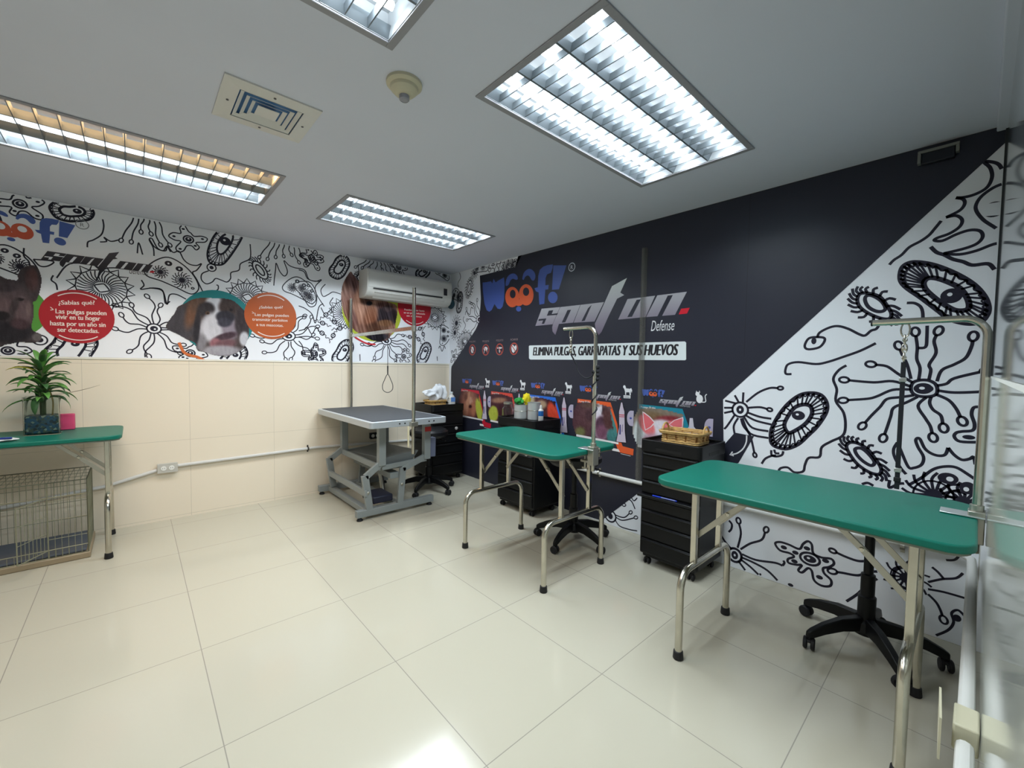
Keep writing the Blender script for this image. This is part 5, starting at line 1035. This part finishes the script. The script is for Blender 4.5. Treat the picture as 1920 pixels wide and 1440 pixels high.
obj('body', MB().lathe([(0.020, 0), (0.022, 0.004), (0.022, 0.095), (0.012, 0.108)], n=20), WHITEP, t); obj('blue_band', MB().lathe([(0.0224, 0.048), (0.0226, 0.05), (0.0226, 0.088), (0.0224, 0.09)], n=20), mat('band_blue', (24, 96, 168), 0.4), t); obj('nozzle', MB().lathe([(0.012, 0.106), (0.011, 0.13), (0.006, 0.14)], n=16), WHITEP, t)
o = obj('folded_paper', MB().box(-0.045, 0.045, -0.02, 0.02, 0, 0.008), WHITEP, loc=(1.56, -0.335, 0.7805), bevel=0.002); o.rotation_euler = (0, 0, 0.1); tag(o, 'thin white folded paper lying in front of the steel pots', 'paper')
t = thing('pen', 'blue ballpoint pen lying on the ledge of the right cart', 'pen', (2.965, -0.412, 0.4605), 0.05)
PB_ = mat('pen_blue', (30, 60, 190), 0.35)
obj('barrel', MB().tube([(-0.015, 0, 0), (0.075, 0, 0)], 0.0042, 10), mat('pen_clear', (120, 130, 190), 0.3), t); obj('cap', MB().tube([(-0.07, 0, 0), (-0.015, 0, 0)], 0.0048, 10), PB_, t); obj('plug', MB().tube([(0.074, 0, 0), (0.082, 0, 0)], 0.0043, 10), PB_, t)

# ---------------- left table: plant, papers, wire cage ----------------
t = thing('potted_plant', 'leafy green plant in square glass vase filled with blue gravel', 'plant', (0.30, -3.215, 0.7775))
R4 = rrect(0.155, 0.155, 0.02)
gv = MB(); P1_ = rrect(0.155, 0.155, 0.022); P2_ = rrect(0.147, 0.147, 0.018); n = len(P1_)
gv.add([Vector((x, y, z)) for (P, z) in ((P1_, 0.0), (P1_, 0.235), (P2_, 0.235), (P2_, 0.006)) for (x, y) in P], [(k*n+i, k*n+(i+1) % n, (k+1)*n+(i+1) % n, (k+1)*n+i) for k in range(3) for i in range(n)]+[tuple(range(n))[::-1], tuple(range(3*n, 4*n))])
obj('glass_vase', gv, mat('vase_glass', (226, 232, 228), 0.04, trans=1.0, ior=1.2), t)
gm = bpy.data.materials.new('gravel_mix'); gm.use_nodes = True; gn = gm.node_tree; gb = gn.nodes['Principled BSDF']; vo = gn.nodes.new('ShaderNodeTexVoronoi'); vo.inputs['Scale'].default_value = 85
tc2 = gn.nodes.new('ShaderNodeTexCoord'); gn.links.new(tc2.outputs['Object'], vo.inputs['Vector']); cr = gn.nodes.new('ShaderNodeValToRGB'); sx2 = gn.nodes.new('ShaderNodeSeparateColor')
gn.links.new(vo.outputs['Color'], sx2.inputs[0]); gn.links.new(sx2.outputs[0], cr.inputs[0]); gn.links.new(cr.outputs[0], gb.inputs['Base Color'])
el = cr.color_ramp.elements; el[0].color = (*lin((20, 34, 44)), 1); el[1].color = (*lin((170, 190, 180)), 1); e2 = el.new(0.45); e2.color = (*lin((36, 92, 132)), 1); e3 = el.new(0.75); e3.color = (*lin((70, 84, 66)), 1)
gr = MB(); rr = random.Random(2); N_ = 13; hz = {}
obj('gravel', MB().prism(rrect(0.144, 0.144, 0.016), 0.008, 0.118), gm, t, bevel=0.008)
STEM = mat('cane_green', (66, 84, 48), 0.6)
st_ = obj('stem', MB().tube(catmull([(0, 0, 0.10), (-0.004, 0.0, 0.2), (0.0, 0.004, 0.30), (0.004, 0.0, 0.42)], 4), 0.014, 10), STEM, t)
obj('stem', MB().tube(catmull([(0.02, 0.04, 0.10), (0.015, 0.045, 0.2), (0.01, 0.03, 0.28)], 4), 0.004, 8), mat('stem_tan', (150, 130, 80), 0.6), t)
LFM = [mat('leaf_green', (84, 138, 62), 0.45), mat('leaf_dark', (56, 98, 54), 0.45), mat('leaf_yellow', (206, 200, 60), 0.5)]
def leaf(m, o_, a, el_, L, w, droop):
    pts = []; n = 9; p = Vector(o_); e_ = el_
    for i in range(n+1):
        pts.append(p.copy()); p = p+Vector((cos(a)*cos(e_), sin(a)*cos(e_), sin(e_)))*(L/n); e_ -= droop/n
    sd = Vector((-sin(a), cos(a), 0)); b = len(m.v)
    for i, q in enumerate(pts):
        k = i/n; ww = w*(0.35+2.2*k)*(1-k)**0.8*0.9 if i < n else 0.0005; upv = Vector((0, 0, 0.25*ww))
        m.v += [tuple(q-sd*ww/2+upv), tuple(q), tuple(q+sd*ww/2+upv)]
    for i in range(n):
        for j in (0, 1): m.f.append((b+i*3+j, b+i*3+j+1, b+i*3+3+j+1, b+i*3+3+j))
rr = random.Random(12)
for k in range(58):
    f_ = k/58; m = MB(); z = 0.20+0.24*f_; a = k*2.4+rr.uniform(-0.4, 0.4); L = rr.uniform(0.11, 0.19)*(1.1-0.2*f_)
    leaf(m, (0.012*cos(a), 0.012*sin(a), z), a, rr.uniform(0.1, 0.9)+0.55*f_, L, rr.uniform(0.032, 0.05), rr.uniform(1.2, 2.6)*(1-0.55*f_))
    lf = obj('leaf', m, LFM[2] if k == 44 else LFM[k % 2], t, smooth=80); sd_ = lf.modifiers.new('s', 'SOLIDIFY'); sd_.thickness = 0.0008
m = MB(); leaf(m, (0, 0.02, 0.24), 1.5, 0.1, 0.25, 0.012, -0.35); lf = obj('leaf', m, mat('leaf_dry', (110, 96, 70), 0.6), t); sd_ = lf.modifiers.new('s', 'SOLIDIFY'); sd_.thickness = 0.0008
o = obj('pink_box', MB().prism(rrect(0.06, 0.075, 0.012), 0, 0.105), mat('pink_plastic', (214, 74, 118), 0.4), loc=(0.15, -3.125, 0.7775), bevel=0.006); tag(o, 'pink plastic container standing behind the plant vase', 'container')
for k, (c_, x, y, a, lb) in enumerate((((206, 204, 186), 0.52, -3.40, 0.2, 'beige paper packet on the left green table near the vase'), ((226, 228, 232), 0.555, -3.375, 0.5, 'white plastic wrapper on top at the left table edge'))):
    o = obj('paper_packet', MB().prism(rrect(0.10-0.01*k, 0.17, 0.01), 0.0, 0.006), mat('packet_%s' % ('beige', 'white')[k], c_, 0.4), loc=(x, y, 0.7778+0.0065*k), bevel=0.002); o.rotation_euler = (0, 0, a); tag(o, lb, 'packet')
o = obj('marker_pen', MB().tube([(-0.01, -0.07, 0), (0.01, 0.07, 0)], 0.006, 10), mat('marker_blue', (40, 56, 140), 0.4), loc=(0.575, -3.375, 0.7985)); tag(o, 'dark blue marker pen lying on packets at the far left', 'pen')

t = thing('wire_cage', 'beige wire pet cage with open front door under left green table', 'cage', (0.30, -3.52, 0))
WIRE = mat('wire_beige', (140, 140, 118), 0.45, 0.3); cx0, cx1, cy0, cy1, cz0, cz1 = -0.22, 0.20, -0.50, 0.50, 0.04, 0.50
def wire_panel(m, o_, u, v, nu, nv, r_=0.0014, R_=0.003):
    o_, u, v = Vector(o_), Vector(u), Vector(v)
    for i in range(nu+1):
        rr_ = R_ if i in (0, nu) else r_; m.tube([o_+u*(i/nu), o_+u*(i/nu)+v], rr_, 5)
    for j in range(nv+1):
        rr_ = R_ if j in (0, nv) else r_*1.3; m.tube([o_+v*(j/nv), o_+v*(j/nv)+u], rr_, 5)
for nm, args in (('back_panel', ((cx0, cy0, cz0), (0, cy1-cy0, 0), (0, 0, cz1-cz0), 36, 4)), ('side_panel', ((cx0, cy1, cz0), (cx1-cx0, 0, 0), (0, 0, cz1-cz0), 15, 4)), ('side_panel', ((cx0, cy0, cz0), (cx1-cx0, 0, 0), (0, 0, cz1-cz0), 15, 4)), ('top_panel', ((cx0, cy0, cz1), (0, cy1-cy0, 0), (cx1-cx0, 0, 0), 36, 4))):
    m = MB(); wire_panel(m, *args); obj(nm, m, WIRE, t)
m = MB(); wire_panel(m, (cx1, cy0, cz0), (0, 0.50, 0), (0, 0, cz1-cz0), 18, 4); wire_panel(m, (cx1, 0.0, cz1-0.09), (0, cy1, 0), (0, 0, 0.09), 18, 1); wire_panel(m, (cx1, 0.0, cz0), (0, cy1, 0), (0, 0, 0.05), 18, 1); wire_panel(m, (cx1, 0.33, cz0), (0, 0.17, 0), (0, 0, cz1-cz0), 6, 4); obj('front_panel', m, WIRE, t)
m = MB(); wire_panel(m, (cx1+0.004, 0.33, cz0+0.05), (0.17, -0.10, 0), (0, 0, cz1-cz0-0.14), 8, 3); obj('door', m, WIRE, t)
obj('base_tray', MB().box(cx0-0.01, cx1+0.01, cy0-0.01, cy1+0.01, 0.0, 0.038), mat('tray_tan', (150, 134, 108), 0.5), t, bevel=0.006)
obj('grey_liner', MB().box(cx0+0.01, cx1-0.01, cy0+0.01, cy1-0.01, 0.042, 0.055), mat('liner_grey', (92, 98, 108), 0.8), t, bevel=0.004)
